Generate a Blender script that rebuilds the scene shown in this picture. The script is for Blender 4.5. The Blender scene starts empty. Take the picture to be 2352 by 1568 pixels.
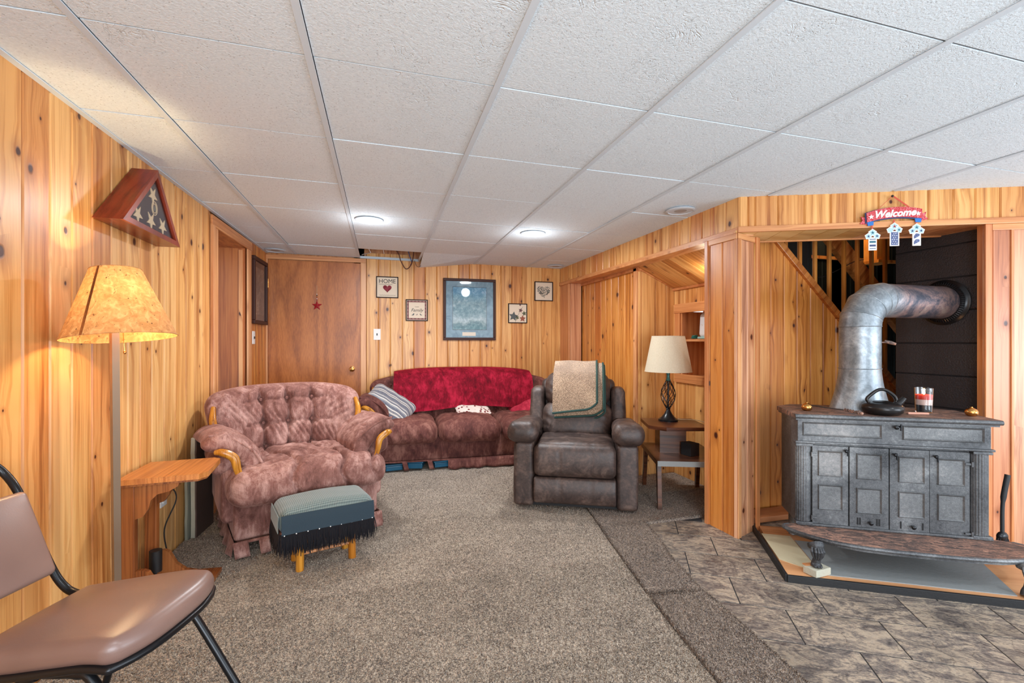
import bpy, bmesh, math, random
import numpy as np
from mathutils import Vector, Matrix
random.seed(7)
rng = np.random.default_rng(7)
SC = bpy.context.scene
COL = SC.collection
pi = math.pi
def R(a): return math.radians(a)
def C(r, g, b, a=1.0):
    def f(v):
        v /= 255.0
        return v/12.92 if v <= 0.04045 else ((v+0.055)/1.055)**2.4
    return (f(r), f(g), f(b), a)

# ------------------------------------------------------------ camera, light
EYE = 1.19
cd = bpy.data.cameras.new('camera'); cam = bpy.data.objects.new('camera', cd); COL.objects.link(cam)
cam.location = (0, 0, EYE); cam.rotation_euler = (R(90), 0, -0.2743)
cd.sensor_width = 36.0; cd.lens = 36.0*1069.0/2352.0; cd.clip_start = 0.02; cd.clip_end = 60
SC.camera = cam
W = bpy.data.worlds.new('world'); SC.world = W; W.use_nodes = True
bg = W.node_tree.nodes['Background']; bg.inputs[0].default_value = (0.84, 0.92, 1.0, 1); bg.inputs[1].default_value = 1.65
SC.view_settings.view_transform = 'Standard'; SC.view_settings.look = 'None'
SC.view_settings.gamma = 1.0; SC.view_settings.use_curve_mapping = False
SC.view_settings.exposure = 0.18
def area(name, loc, tgt, size, power, color=(1, 1, 1), sy=None, shape='RECTANGLE', spread=180):
    l = bpy.data.lights.new(name, 'AREA'); l.energy = power; l.color = color; l.shape = shape
    l.size = size
    if shape == 'RECTANGLE': l.size_y = sy or size
    l.spread = R(spread)
    o = bpy.data.objects.new(name, l); COL.objects.link(o); o.location = loc
    o.rotation_euler = (Vector(tgt)-Vector(loc)).to_track_quat('-Z', 'Y').to_euler(); return o
def point(name, loc, power, color, r=0.03):
    l = bpy.data.lights.new(name, 'POINT'); l.energy = power; l.color = color; l.shadow_soft_size = r
    o = bpy.data.objects.new(name, l); COL.objects.link(o); o.location = loc; return o
# window daylight from behind the camera, plus added fill tilted up at the ceiling
area('window_fill_light', (4.2, -1.0, 1.0), (0.9, 3.4, 1.75), 1.9, 62, (0.80, 0.90, 1.0), 1.1)
area('window_fill_light', (0.3, -1.9, 0.9), (0.7, 3.5, 2.0), 2.0, 85, (0.84, 0.92, 1.0), 1.1)
# recessed ceiling lamps: two in view, the others of the same rows behind the camera
for x, y, p in ((-0.083, 3.535, 20), (1.175, 3.555, 20), (-0.05, .30, 9), (1.18, .10, 11), (2.75, 0.1, 11)):
    z = 2.097-.0066*(y-.976)-.011*(x+.829)
    area('recessed_and_fill', (x, y, z-0.02), (x, y, 0), 0.15, p, (0.94, 0.97, 1.0), shape='DISK')
    point('recessed_and_fill', (x, y, z-0.16), p*.11, (0.92, 0.96, 1.0), .06)  # added floating light under each lamp, brightens the ceiling around it
# stair light above the stove alcove
point('stair_light', (3.9, 3.05, 2.35), 14, (1.0, 0.72, 0.42), 0.06)
point('recess_light', (2.36, 3.0, 1.66), 1.6, (1.0, 0.86, 0.62), 0.05)

# ------------------------------------------------------------ mesh helpers
class MB:
    def __init__(s): s.v = []; s.f = []
    def add(s, vs, fs, M=None):
        n = len(s.v)
        if M is not None: vs = [tuple(M @ Vector(p)) for p in vs]
        s.v += [tuple(map(float, p)) for p in vs]; s.f += [tuple(i+n for i in f) for f in fs]; return s
    def box(s, c, d, M=None, ch=0.0, rz=0.0):
        x, y, z = d[0]/2, d[1]/2, d[2]/2
        if ch > 0:
            ch = min(ch, x*.9, y*.9, z*.9)
            bm = bmesh.new(); bmesh.ops.create_cube(bm, size=1)
            for v in bm.verts: v.co = Vector((v.co.x*2*x, v.co.y*2*y, v.co.z*2*z))
            bmesh.ops.bevel(bm, geom=bm.edges[:], offset=ch, segments=2, profile=0.6, affect='EDGES')
            vs = [tuple(v.co) for v in bm.verts]; fs = [tuple(v.index for v in f.verts) for f in bm.faces]; bm.free()
        else:
            vs = [(i*x, j*y, k*z) for i in (-1, 1) for j in (-1, 1) for k in (-1, 1)]
            fs = [(0, 1, 3, 2), (4, 6, 7, 5), (0, 4, 5, 1), (2, 3, 7, 6), (0, 2, 6, 4), (1, 5, 7, 3)]
        T = Matrix.Translation(c) @ Matrix.Rotation(rz, 4, 'Z')
        if M is not None: T = M @ T
        return s.add(vs, fs, T)
    def prism(s, poly, z0, z1, M=None):
        n = len(poly)
        vs = [(p[0], p[1], z0) for p in poly]+[(p[0], p[1], z1) for p in poly]
        fs = [tuple(reversed(range(n))), tuple(range(n, 2*n))]+[(i, (i+1) % n, n+(i+1) % n, n+i) for i in range(n)]
        return s.add(vs, fs, M)
    def tube(s, pts, r, n=10, cap=True, M=None, flat=1.0):
        P = [Vector(p) for p in pts]; m = len(P)
        rr = r if hasattr(r, '__len__') else [r]*m
        vs = []; fs = []; up = None
        for i in range(m):
            t = (P[min(i+1, m-1)]-P[max(i-1, 0)])
            if t.length < 1e-9: t = Vector((0, 0, 1))
            t.normalize()
            if up is None:
                a = Vector((0, 0, 1)) if abs(t.z) < .9 else Vector((1, 0, 0))
                up = t.cross(a).normalized()
            else:
                up = (up-t*up.dot(t)); up.normalize()
            b = t.cross(up)
            for k in range(n):
                a = 2*pi*k/n
                vs.append(P[i]+(up*math.cos(a)+b*math.sin(a)*flat)*rr[i])
        for i in range(m-1):
            for k in range(n):
                fs.append((i*n+k, i*n+(k+1) % n, (i+1)*n+(k+1) % n, (i+1)*n+k))
        if cap: fs += [tuple(reversed(range(n))), tuple(range((m-1)*n, m*n))]
        return s.add(vs, fs, M)
    def lathe(s, prof, n=24, M=None, sx=1.0, sy=1.0):
        vs = []; fs = []; m = len(prof)
        for r, z in prof:
            r = max(r, 1e-4)
            vs += [(r*math.cos(2*pi*k/n)*sx, r*math.sin(2*pi*k/n)*sy, z) for k in range(n)]
        for i in range(m-1):
            for k in range(n): fs.append((i*n+k, i*n+(k+1) % n, (i+1)*n+(k+1) % n, (i+1)*n+k))
        fs += [tuple(reversed(range(n))), tuple(range((m-1)*n, m*n))]
        return s.add(vs, fs, M)
    def ball(s, c, r, n=12, sc=(1, 1, 1), M=None):
        prof = [(r*math.sin(pi*i/n), -r*math.cos(pi*i/n)) for i in range(n+1)]
        T = Matrix.Translation(c) @ Matrix.Diagonal((sc[0], sc[1], sc[2], 1))
        if M is not None: T = M @ T
        return s.lathe(prof, 2*n, T)
    def rbox(s, c, d, r, step=0.03, fn=None, M=None):
        h = np.array(d)/2.0; r = min(r, h.min()*0.999)
        vid = {}; V = []; F = []
        n = [max(4, int(round(d[k]/step))) for k in range(3)]
        def g(k):
            m = n[k]; core = np.linspace(-(h[k]-r), h[k]-r, m+1)
            t = np.array([0.25, 0.5, 0.78, 1.0])
            hi = h[k]-r+r*np.sin(t*pi/2)*0+r*t
            return np.concatenate([-hi[::-1], core, hi])
        G = [g(0), g(1), g(2)]
        def key(p): return (round(p[0], 6), round(p[1], 6), round(p[2], 6))
        def vi(p):
            k = key(p)
            if k not in vid: vid[k] = len(V); V.append(p)
            return vid[k]
        for ax in range(3):
            a, b = (ax+1) % 3, (ax+2) % 3
            for sg in (-1, 1):
                for i in range(len(G[a])-1):
                    for j in range(len(G[b])-1):
                        q = []
                        for ii, jj in ((i, j), (i+1, j), (i+1, j+1), (i, j+1)):
                            p = [0, 0, 0]; p[ax] = sg*h[ax]; p[a] = G[a][ii]; p[b] = G[b][jj]; q.append(vi(p))
                        F.append(tuple(q) if sg > 0 else tuple(reversed(q)))
        A = np.array(V); inner = np.clip(A, -(h-r), h-r); dd = A-inner
        L = np.linalg.norm(dd, axis=1); L[L < 1e-9] = 1
        A = inner+dd/L[:, None]*r
        if fn is not None: A = fn(A, h)
        A = A+np.array(c)
        return s.add([tuple(p) for p in A], F, M)
    def sheet(s, fn, nu, nv, th=0.01, M=None):
        """closed slab following fn(u,v)->(x,y,z)"""
        P = np.array([[fn(i/nu, j/nv) for j in range(nv+1)] for i in range(nu+1)])
        du = np.gradient(P, axis=0); dv = np.gradient(P, axis=1)
        N = np.cross(du, dv); N /= (np.linalg.norm(N, axis=2, keepdims=True)+1e-9)
        Q = P-N*th
        vs = [tuple(p) for p in P.reshape(-1, 3)]+[tuple(p) for p in Q.reshape(-1, 3)]
        m = (nu+1)*(nv+1); w = nv+1; fs = []
        for i in range(nu):
            for j in range(nv):
                a = i*w+j; fs.append((a, a+w, a+w+1, a+1)); fs.append((m+a, m+a+1, m+a+w+1, m+a+w))
        for i in range(nu):
            a = i*w; fs.append((a, m+a, m+a+w, a+w)); a = i*w+nv; fs.append((a, a+w, m+a+w, m+a))
        for j in range(nv):
            fs.append((j, j+1, m+j+1, m+j)); a = nu*w+j; fs.append((a, m+a, m+a+1, a+1))
        return s.add(vs, fs, M)
    def deform(s, fn):
        s.v = [tuple(p) for p in fn(np.array(s.v))]; return s
    def build(s, name, mat, parent=None, smooth=False, loc=None, rz=None, angle=40):
        me = bpy.data.meshes.new(name); me.from_pydata(s.v, [], s.f)
        bm = bmesh.new(); bm.from_mesh(me); bmesh.ops.recalc_face_normals(bm, faces=bm.faces[:]); bm.to_mesh(me); bm.free()
        if smooth:
            me.polygons.foreach_set('use_smooth', [True]*len(me.polygons))
            if angle < 180:
                try: me.set_sharp_from_angle(angle=R(angle))
                except Exception: pass
        me.materials.append(mat); me.update()
        o = bpy.data.objects.new(name, me); COL.objects.link(o)
        if parent is not None: o.parent = parent
        if loc is not None: o.location = loc
        if rz is not None: o.rotation_euler = (0, 0, rz)
        return o
def tag(o, label=None, cat=None, group=None, kind=None):
    if label: o['label'] = label
    if cat: o['category'] = cat
    if group: o['group'] = group
    if kind: o['kind'] = kind
    return o
def thing(name, label, cat, loc=(0, 0, 0), rz=0.0, group=None):
    o = bpy.data.objects.new(name, None); COL.objects.link(o); o.location = loc; o.rotation_euler = (0, 0, rz)
    return tag(o, label, cat, group)
def struct(name, mb, mat, smooth=False):
    return tag(mb.build(name, mat, smooth=smooth), kind='structure')
def inst(src, name, parent, loc, rz=0.0):
    o = src.copy(); o.name = name; COL.objects.link(o); o.parent = parent; o.location = loc; o.rotation_euler = (0, 0, rz); return o
def textmesh(name, body, size, mat, parent, M, shear=0.0, extrude=0.0008, offset=0.0):
    cu = bpy.data.curves.new(name, 'FONT'); cu.body = body; cu.size = size; cu.align_x = 'CENTER'; cu.align_y = 'CENTER'
    cu.shear = shear; cu.extrude = extrude; cu.offset = offset; cu.resolution_u = 3
    t = bpy.data.objects.new(name, cu); COL.objects.link(t)
    bpy.context.view_layer.update()
    me = bpy.data.meshes.new_from_object(t.evaluated_get(bpy.context.evaluated_depsgraph_get()))
    bpy.data.objects.remove(t)
    me.name = name; me.transform(M); me.materials.clear(); me.materials.append(mat)
    o = bpy.data.objects.new(name, me); COL.objects.link(o)
    if parent is not None: o.parent = parent
    return o
def starpoly(r, ri=0.4, n=5, rot=pi/2): 
    return [((r if k % 2 == 0 else r*ri)*math.cos(rot+pi*k/n), (r if k % 2 == 0 else r*ri)*math.sin(rot+pi*k/n)) for k in range(2*n)]
def Mrow(origin, ux, uy, uz):
    M = Matrix.Identity(4)
    for i in range(3): M[i][0] = ux[i]; M[i][1] = uy[i]; M[i][2] = uz[i]; M[i][3] = origin[i]
    return M
def interp(pts, n):
    """Catmull-Rom"""
    P = [Vector(p) for p in pts]; P = [P[0]*2-P[1]]+P+[P[-1]*2-P[-2]]; out = []
    for i in range(1, len(P)-2):
        for k in range(n):
            t = k/n; a, b, c, d = P[i-1], P[i], P[i+1], P[i+2]
            out.append(0.5*((2*b)+(c-a)*t+(2*a-5*b+4*c-d)*t*t+(3*b-a-3*c+d)*t**3))
    out.append(P[-2]); return out

# ------------------------------------------------------------ materials
class NT:
    def __init__(s, name):
        s.m = bpy.data.materials.new(name); s.m.use_nodes = True; s.t = s.m.node_tree
        s.b = s.t.nodes['Principled BSDF']
    def n(s, typ, **kw):
        nd = s.t.nodes.new('ShaderNode'+typ)
        for k, v in kw.items():
            if k.startswith('i_'):
                key = k[2:]; key = int(key) if key.isdigit() else key.replace('_', ' ')
                if isinstance(v, bpy.types.NodeSocket): s.t.links.new(v, nd.inputs[key])
                else: nd.inputs[key].default_value = v
            else: setattr(nd, k, v)
        return nd
    def L(s, a, b): s.t.links.new(a, b)
    def math(s, op, a, b=None, c=None, clamp=False):
        nd = s.t.nodes.new('ShaderNodeMath'); nd.operation = op; nd.use_clamp = clamp
        for i, v in enumerate((a, b, c)):
            if v is None: continue
            if isinstance(v, (int, float)): nd.inputs[i].default_value = v
            else: s.L(v, nd.inputs[i])
        return nd.outputs[0]
    def vm(s, op, a, b=None):
        nd = s.t.nodes.new('ShaderNodeVectorMath'); nd.operation = op
        for i, v in enumerate((a, b)):
            if v is None: continue
            if isinstance(v, (tuple, list)): nd.inputs[i].default_value = v
            elif isinstance(v, (int, float)): nd.inputs[i].default_value = (v, v, v)
            else: s.L(v, nd.inputs[i])
        return nd
    def ramp(s, f, stops, interp='LINEAR'):
        nd = s.t.nodes.new('ShaderNodeValToRGB'); cr = nd.color_ramp; cr.interpolation = interp
        while len(cr.elements) > 1: cr.elements.remove(cr.elements[-1])
        cr.elements[0].position = stops[0][0]; cr.elements[0].color = stops[0][1]
        for p, c in stops[1:]:
            e = cr.elements.new(p); e.color = c
        s.L(f, nd.inputs[0]); return nd.outputs[0]
    def mix(s, f, a, b, typ='MIX'):
        nd = s.t.nodes.new('ShaderNodeMix'); nd.data_type = 'RGBA'; nd.blend_type = typ
        for k, v in (('Factor', f), ('A', a), ('B', b)):
            idx = {'Factor': 0, 'A': 6, 'B': 7}[k]
            if isinstance(v, (int, float, tuple)): nd.inputs[idx].default_value = v
            else: s.L(v, nd.inputs[idx])
        return nd.outputs[2]
    def noise(s, vec, scale, detail=2, rough=.5, dist=0.0):
        nd = s.n('TexNoise'); nd.inputs['Scale'].default_value = scale; nd.inputs['Detail'].default_value = detail
        nd.inputs['Roughness'].default_value = rough; nd.inputs['Distortion'].default_value = dist
        s.L(vec, nd.inputs['Vector']); return nd
    def bump(s, h, strength=.3, dist=.01, prev=None):
        nd = s.t.nodes.new('ShaderNodeBump'); nd.inputs['Strength'].default_value = strength; nd.inputs['Distance'].default_value = dist
        s.L(h, nd.inputs['Height'])
        if prev is not None: s.L(prev, nd.inputs['Normal'])
        s.L(nd.outputs[0], s.b.inputs['Normal']); return nd.outputs[0]
    def col(s, c):
        if isinstance(c, tuple): s.b.inputs['Base Color'].default_value = c
        else: s.L(c, s.b.inputs['Base Color'])
    def set(s, **kw):
        for k, v in kw.items():
            key = k.replace('_', ' ')
            if isinstance(v, bpy.types.NodeSocket): s.L(v, s.b.inputs[key])
            else: s.b.inputs[key].default_value = v
    def coord(s, which='Object'): return s.t.nodes.new('ShaderNodeTexCoord').outputs[which]

def plain(name, c, rough=.5, metal=0.0, bumpscale=None, bstr=.2, **kw):
    N = NT(name); N.col(c); N.set(Roughness=rough, Metallic=metal)
    if bumpscale: N.bump(N.noise(N.coord(), bumpscale, 3).outputs[0], bstr, .004)
    N.set(**kw); return N.m

def wood(name, light, mid, dark, knots=1.0, grain=1.0, rough=.38, axis='Z', red=0.0, coat=.12):
    N = NT(name); co = N.coord()
    oi = N.n('ObjectInfo').outputs['Random']
    if axis != 'Z':
        mp = N.n('Mapping'); N.L(co, mp.inputs['Vector'])
        mp.inputs['Rotation'].default_value = (0, R(90), 0) if axis == 'X' else (R(90), 0, 0)
        co = mp.outputs[0]
    off = N.vm('MULTIPLY', N.n('CombineXYZ', i_0=oi, i_1=oi, i_2=oi).outputs[0], (37.3, 61.7, 91.1)).outputs[0]
    p = N.vm('ADD', co, off).outputs[0]
    # knots
    sc = N.vm('MULTIPLY', p, (7.0, 0.0, 2.3)).outputs[0]
    vo = N.n('TexVoronoi'); vo.voronoi_dimensions = '3D'; vo.inputs['Scale'].default_value = 1.0; N.L(sc, vo.inputs['Vector'])
    df = N.vm('SUBTRACT', sc, vo.outputs['Position']).outputs[0]
    df = N.vm('MULTIPLY', df, (1/7.0, 0.0, 1/2.3*.72)).outputs[0]
    # wobble
    wob = N.noise(p, 30, 2)
    ln = N.vm('LENGTH', df).outputs['Value']
    ln = N.math('ADD', ln, N.math('MULTIPLY', N.math('SUBTRACT', wob.outputs[0], .5), .008))
    sep = N.n('SeparateColor'); N.L(vo.outputs['Color'], sep.inputs[0])
    act = N.math('GREATER_THAN', sep.outputs[0], 1-.62*knots)
    size = N.math('MULTIPLY_ADD', N.math('POWER', sep.outputs[1], 2.0), .017, .0045)
    core = N.math('MULTIPLY', N.math('SUBTRACT', 1.0, N.math('DIVIDE', ln, size), clamp=True), act, clamp=True)
    core = N.math('MULTIPLY', core, 2.2, clamp=True)
    halo = N.math('MULTIPLY', N.math('POWER', N.math('SUBTRACT', 1.0, N.math('DIVIDE', ln, N.math('MULTIPLY', size, 3.6)), clamp=True), 1.5), act)
    # grain bent around the knots
    sx = N.n('SeparateXYZ'); N.L(p, sx.inputs[0])
    bent = N.math('ADD', sx.outputs[0], N.math('MULTIPLY', N.math('MULTIPLY', N.math('SUBTRACT', 1.0, N.math('DIVIDE', ln, .07), clamp=True), act), .022))
    big = N.noise(N.vm('MULTIPLY', p, (5, 5, .8)).outputs[0], 1.0, 2)
    bent = N.math('ADD', bent, N.math('MULTIPLY', big.outputs[0], .05))
    gv = N.n('CombineXYZ', i_0=N.math('MULTIPLY', bent, 42*grain), i_1=N.math('MULTIPLY', sx.outputs[1], 6), i_2=N.math('MULTIPLY', sx.outputs[2], 1.1))
    g1 = N.noise(gv.outputs[0], 1.0, 3, .55).outputs[0]
    fv = N.vm('MULTIPLY', p, (260, 260, 6)).outputs[0]
    g2 = N.noise(fv, 1.0, 2).outputs[0]
    st = N.noise(N.vm('MULTIPLY', p, (9, 9, .35)).outputs[0], 1.0, 2).outputs[0]
    g = N.math('ADD', N.math('MULTIPLY', g1, .6), N.math('ADD', N.math('MULTIPLY', g2, .2), N.math('MULTIPLY', st, .3)))
    base = N.ramp(g, [(.40, dark), (.51, mid), (.62, light)])
    # board to board tone
    tone = N.ramp(oi, [(0, C(255, 250, 240)), (.25, C(246, 226, 200)), (.5, C(255, 244, 222)), (.72, C(232, 205, 178)), (.86, C(255, 246, 228)), (.93, C(238, 204, 176)), (1, C(240, 220, 200))], 'CONSTANT')
    base = N.mix(.85, base, tone, 'MULTIPLY')
    reds = N.noise(N.vm('MULTIPLY', p, (11, 11, .5)).outputs[0], 1.0, 1).outputs[0]
    rf = N.math('MULTIPLY', N.math('SUBTRACT', reds, .60, clamp=True), 4.5, clamp=True)
    base = N.mix(N.math('MULTIPLY', rf, .62), base, C(150, 84, 44))
    base = N.mix(N.math('MULTIPLY', halo, .75), base, C(140, 72, 30))
    base = N.mix(core, base, C(70, 30, 16))
    N.col(base)
    N.set(Roughness=rough); N.set(Coat_Weight=coat, Coat_Roughness=.25)
    h = N.math('ADD', g1, N.math('MULTIPLY', core, -1.0))
    N.bump(h, .18, .003)
    return N.m
M = {}
M['pine'] = wood('pine', C(234, 186, 124), C(214, 158, 96), C(172, 112, 58))
M['pine_pink'] = wood('pine_pinkish', C(216, 166, 132), C(194, 138, 106), C(152, 100, 76), knots=.6)
M['pine_warm'] = wood('pine_orange', C(220, 154, 82), C(198, 126, 56), C(150, 86, 34))
M['pine_trim'] = wood('pine_trim', C(222, 166, 118), C(206, 142, 94), C(172, 108, 66), knots=.25)
M['pine_trim_h'] = wood('pine_trim_horizontal', C(220, 162, 112), C(202, 138, 90), C(168, 104, 62), knots=.25, axis='X')
M['pine_pale'] = wood('pine_pale', C(240, 206, 148), C(222, 178, 112), C(186, 136, 78), knots=.8, axis='X')
M['stain'] = wood('stained_wood', C(200, 132, 70), C(176, 104, 48), C(130, 70, 28), knots=.1)
M['oak'] = wood('oak', C(212, 156, 92), C(192, 132, 70), C(148, 94, 46), knots=0, grain=2.2, axis='Y')
M['oak_dark'] = wood('oak_dark', C(158, 98, 54), C(130, 74, 38), C(84, 44, 22), knots=0, grain=2.2)
M['gold_wood'] = wood('carved_wood', C(206, 148, 60), C(176, 116, 36), C(110, 62, 16), knots=0, grain=1.0, rough=.25)
M['cherry'] = wood('cherry', C(150, 62, 42), C(128, 48, 32), C(96, 32, 20), knots=0, rough=.28)
M['walnut'] = wood('dark_wood', C(104, 66, 46), C(78, 48, 34), C(44, 28, 22), knots=0, axis='X', rough=.3)
M['plywood'] = wood('plywood', C(214, 160, 116), C(198, 142, 98), C(172, 116, 76), knots=.2, axis='X', rough=.55)
def veneer():
    N = NT('door_veneer'); co = N.coord()
    p = N.vm('MULTIPLY', co, (1.0, 1.0, .16)).outputs[0]
    w = N.noise(p, 3.6, 2, .5, .5).outputs[0]
    f = N.noise(N.vm('MULTIPLY', co, (240, 240, 22)).outputs[0], 1.0, 2).outputs[0]
    band = N.math('FRACT', N.math('MULTIPLY', w, 5.0))
    band = N.math('ABSOLUTE', N.math('SUBTRACT', band, .5))
    g = N.math('ADD', N.math('MULTIPLY', band, .5), N.math('MULTIPLY', f, .55))
    c = N.ramp(g, [(.2, C(140, 76, 32)), (.42, C(174, 102, 48)), (.65, C(198, 124, 64))])
    N.col(c); N.set(Roughness=.38, Coat_Weight=.15, Coat_Roughness=.3); N.bump(f, .06, .002); return N.m
M['veneer'] = veneer()
def velvet(name, a, b, hi, sc=7.0):
    N = NT(name); co = N.coord()
    n1 = N.noise(N.vm('MULTIPLY', co, (1.3, 1.0, .8)).outputs[0], sc*1.3, 6, .7, .5).outputs[0]; n2 = N.noise(co, sc*.4, 2, .5, .6).outputs[0]
    n3 = N.noise(co, 420, 1).outputs[0]; n4 = N.noise(N.vm('MULTIPLY', co, (50, 50, 12)).outputs[0], 1.0, 3, .6, 1.0).outputs[0]
    g = N.math('ADD', N.math('MULTIPLY', n1, .5), N.math('ADD', N.math('MULTIPLY', n2, .28), N.math('ADD', N.math('MULTIPLY', n3, .12), N.math('MULTIPLY', n4, .2))))
    N.col(N.ramp(g, [(.42, a), (.54, b), (.655, hi)]))
    N.set(Roughness=.85, Sheen_Weight=.55, Sheen_Roughness=.35, Specular_IOR_Level=.2)
    N.b.inputs['Sheen Tint'].default_value = hi
    N.bump(n3, .25, .002); return N.m
M['mauve'] = velvet('mauve_velvet', C(92, 58, 51), C(134, 92, 83), C(188, 148, 137))
M['mauve_dark'] = velvet('brown_mauve_velvet', C(72, 42, 40), C(106, 64, 58), C(150, 104, 92))
M['red_throw'] = velvet('red_velvet', C(74, 4, 18), C(124, 10, 32), C(176, 30, 58), 9)
M['red_pillow'] = velvet('red_pillow', C(140, 24, 48), C(176, 44, 66), C(206, 70, 90), 9)
def leather():
    N = NT('brown_leather'); co = N.coord()
    n1 = N.noise(co, 9, 4, .65, .8).outputs[0]; v = N.n('TexVoronoi'); v.feature = 'DISTANCE_TO_EDGE'; v.inputs['Scale'].default_value = 150; N.L(co, v.inputs['Vector'])
    n2 = N.noise(co, 60, 3).outputs[0]
    g = N.math('ADD', N.math('MULTIPLY', n1, .75), N.math('MULTIPLY', n2, .25))
    N.col(N.ramp(g, [(.36, C(44, 33, 30)), (.5, C(64, 49, 44)), (.68, C(100, 80, 70))]))
    N.set(Roughness=N.ramp(n1, [(.3, (.42,)*3+(1,)), (.7, (.6,)*3+(1,))])); N.set(Specular_IOR_Level=.6)
    N.bump(N.math('ADD', v.outputs[0], N.math('MULTIPLY', n2, .5)), .25, .003); return N.m
M['leather'] = leather()
def carpet(name='carpet_pile', k=1.0):
    N = NT(name); co = N.coord()
    n1 = N.noise(co, 140, 3, .8).outputs[0]; n2 = N.noise(co, 3.2, 3, .6).outputs[0]; n3 = N.noise(co, 330, 2, .6).outputs[0]
    v = N.n('TexVoronoi'); v.inputs['Scale'].default_value = 230; N.L(N.vm('ADD', co, N.vm('MULTIPLY', N.noise(co, 60, 2).outputs[1], .02).outputs[0]).outputs[0], v.inputs['Vector'])
    sp = N.n('SeparateColor'); N.L(v.outputs['Color'], sp.inputs[0])
    g = N.math('ADD', N.math('MULTIPLY', n1, .5), N.math('ADD', N.math('MULTIPLY', n3, .25), N.math('ADD', N.math('MULTIPLY', sp.outputs[0], .22), N.math('MULTIPLY', n2, .12))))
    N.col(N.ramp(g, [(.38, C(56, 44, 36)), (.47, C(118, 100, 84)), (.56, C(176, 156, 134)), (.67, C(228, 210, 188))]) if k == 1 else N.ramp(g, [(.38, C(50, 38, 31)), (.47, C(98, 80, 68)), (.56, C(146, 124, 106)), (.67, C(204, 182, 160))]))
    N.set(Roughness=.95, Sheen_Weight=.3, Specular_IOR_Level=.1)
    N.bump(N.math('ADD', N.math('MULTIPLY', v.outputs['Distance'], -.6), n1), .9, .012); return N.m
M['carpet'] = carpet()
M['carpet_dark'] = carpet('carpet_strip_pile', .86)
def slate():
    N = NT('slate_tile'); co = N.coord(); oi = N.n('ObjectInfo').outputs['Random']
    p = N.vm('ADD', co, N.vm('MULTIPLY', N.n('CombineXYZ', i_0=oi, i_1=oi, i_2=oi).outputs[0], (31, 47, 13)).outputs[0]).outputs[0]
    q = N.vm('MULTIPLY', p, (1.0, 1.7, 1.0)).outputs[0]
    d = N.noise(q, 5.5, 6, .68, 2.2).outputs[0]; e = N.noise(N.vm('MULTIPLY', p, (1.0, 2.6, 1.0)).outputs[0], 26, 8, .78, 1.2).outputs[0]; fz = N.noise(p, 110, 3, .7).outputs[0]
    g = N.math('ADD', N.math('MULTIPLY', d, .50), N.math('ADD', N.math('MULTIPLY', e, .42), N.math('MULTIPLY', fz, .12)))
    c = N.ramp(g, [(.37, C(54, 50, 50)), (.46, C(96, 88, 84)), (.52, C(134, 122, 110)), (.585, C(176, 158, 136)), (.68, C(126, 122, 120))])
    w = N.noise(q, 2.2, 2).outputs[0]
    c = N.mix(N.math('MULTIPLY', N.math('SUBTRACT', w, .5, clamp=True), 2.2, clamp=True), c, C(112, 118, 122), 'MULTIPLY')
    vein = N.math('ABSOLUTE', N.math('SUBTRACT', N.noise(q, 3.4, 3, .6, 1.5).outputs[0], .5))
    c = N.mix(N.math('MULTIPLY', N.math('SUBTRACT', 1.0, N.math('MULTIPLY', vein, 60), clamp=True), .55), c, C(60, 52, 50))
    N.col(c); N.set(Roughness=N.ramp(e, [(.3, (.32,)*3+(1,)), (.7, (.5,)*3+(1,))]))
    N.bump(g, .35, .006); return N.m
M['slate'] = slate()
M['grout'] = plain('grout', C(48, 48, 50), .9, 0, 200)
def ceil():
    N = NT('ceiling_tile_board'); co = N.coord(); oi = N.n('ObjectInfo').outputs['Random']
    p = N.vm('ADD', co, N.vm('MULTIPLY', N.n('CombineXYZ', i_0=oi, i_1=oi, i_2=oi).outputs[0], (31, 47, 13)).outputs[0]).outputs[0]
    a = N.noise(p, 110, 4, .75).outputs[0]; v = N.n('TexVoronoi'); v.inputs['Scale'].default_value = 95; N.L(p, v.inputs['Vector'])
    sp = N.n('SeparateColor'); N.L(v.outputs['Color'], sp.inputs[0])
    pin = N.math('MULTIPLY', N.math('LESS_THAN', v.outputs['Distance'], .22), N.math('GREATER_THAN', sp.outputs[0], .72))
    fr = N.noise(N.vm('MULTIPLY', p, (1.0, 1.0, 1.0)).outputs[0], 9, 3, .6, 2.5).outputs[0]
    fis = N.math('SUBTRACT', 1.0, N.math('MULTIPLY', N.math('ABSOLUTE', N.math('SUBTRACT', fr, .5)), 55), clamp=True)
    msk = N.math('MULTIPLY', N.math('SUBTRACT', N.noise(p, 3.5, 1).outputs[0], .52, clamp=True), 9, clamp=True)
    fis = N.math('MULTIPLY', fis, msk)
    c = N.ramp(a, [(.3, C(220, 232, 240)), (.6, C(236, 248, 255))])
    c = N.mix(N.math('MULTIPLY', pin, .4), c, C(120, 120, 122))
    N.col(c); N.set(Roughness=.9, Specular_IOR_Level=.15)
    N.bump(N.math('SUBTRACT', a, N.math('ADD', N.math('MULTIPLY', fis, .9), N.math('MULTIPLY', pin, .8))), .55, .006); return N.m
M['ceil'] = ceil()
M['grid_shade'] = plain('shaded_grid_metal', C(122, 122, 124), .9, Specular_IOR_Level=.05)  # grid metal darkened to paint shade into the cross joints
M['grid'] = plain('grid_white', C(212, 222, 230), .8, Specular_IOR_Level=.1)
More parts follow.
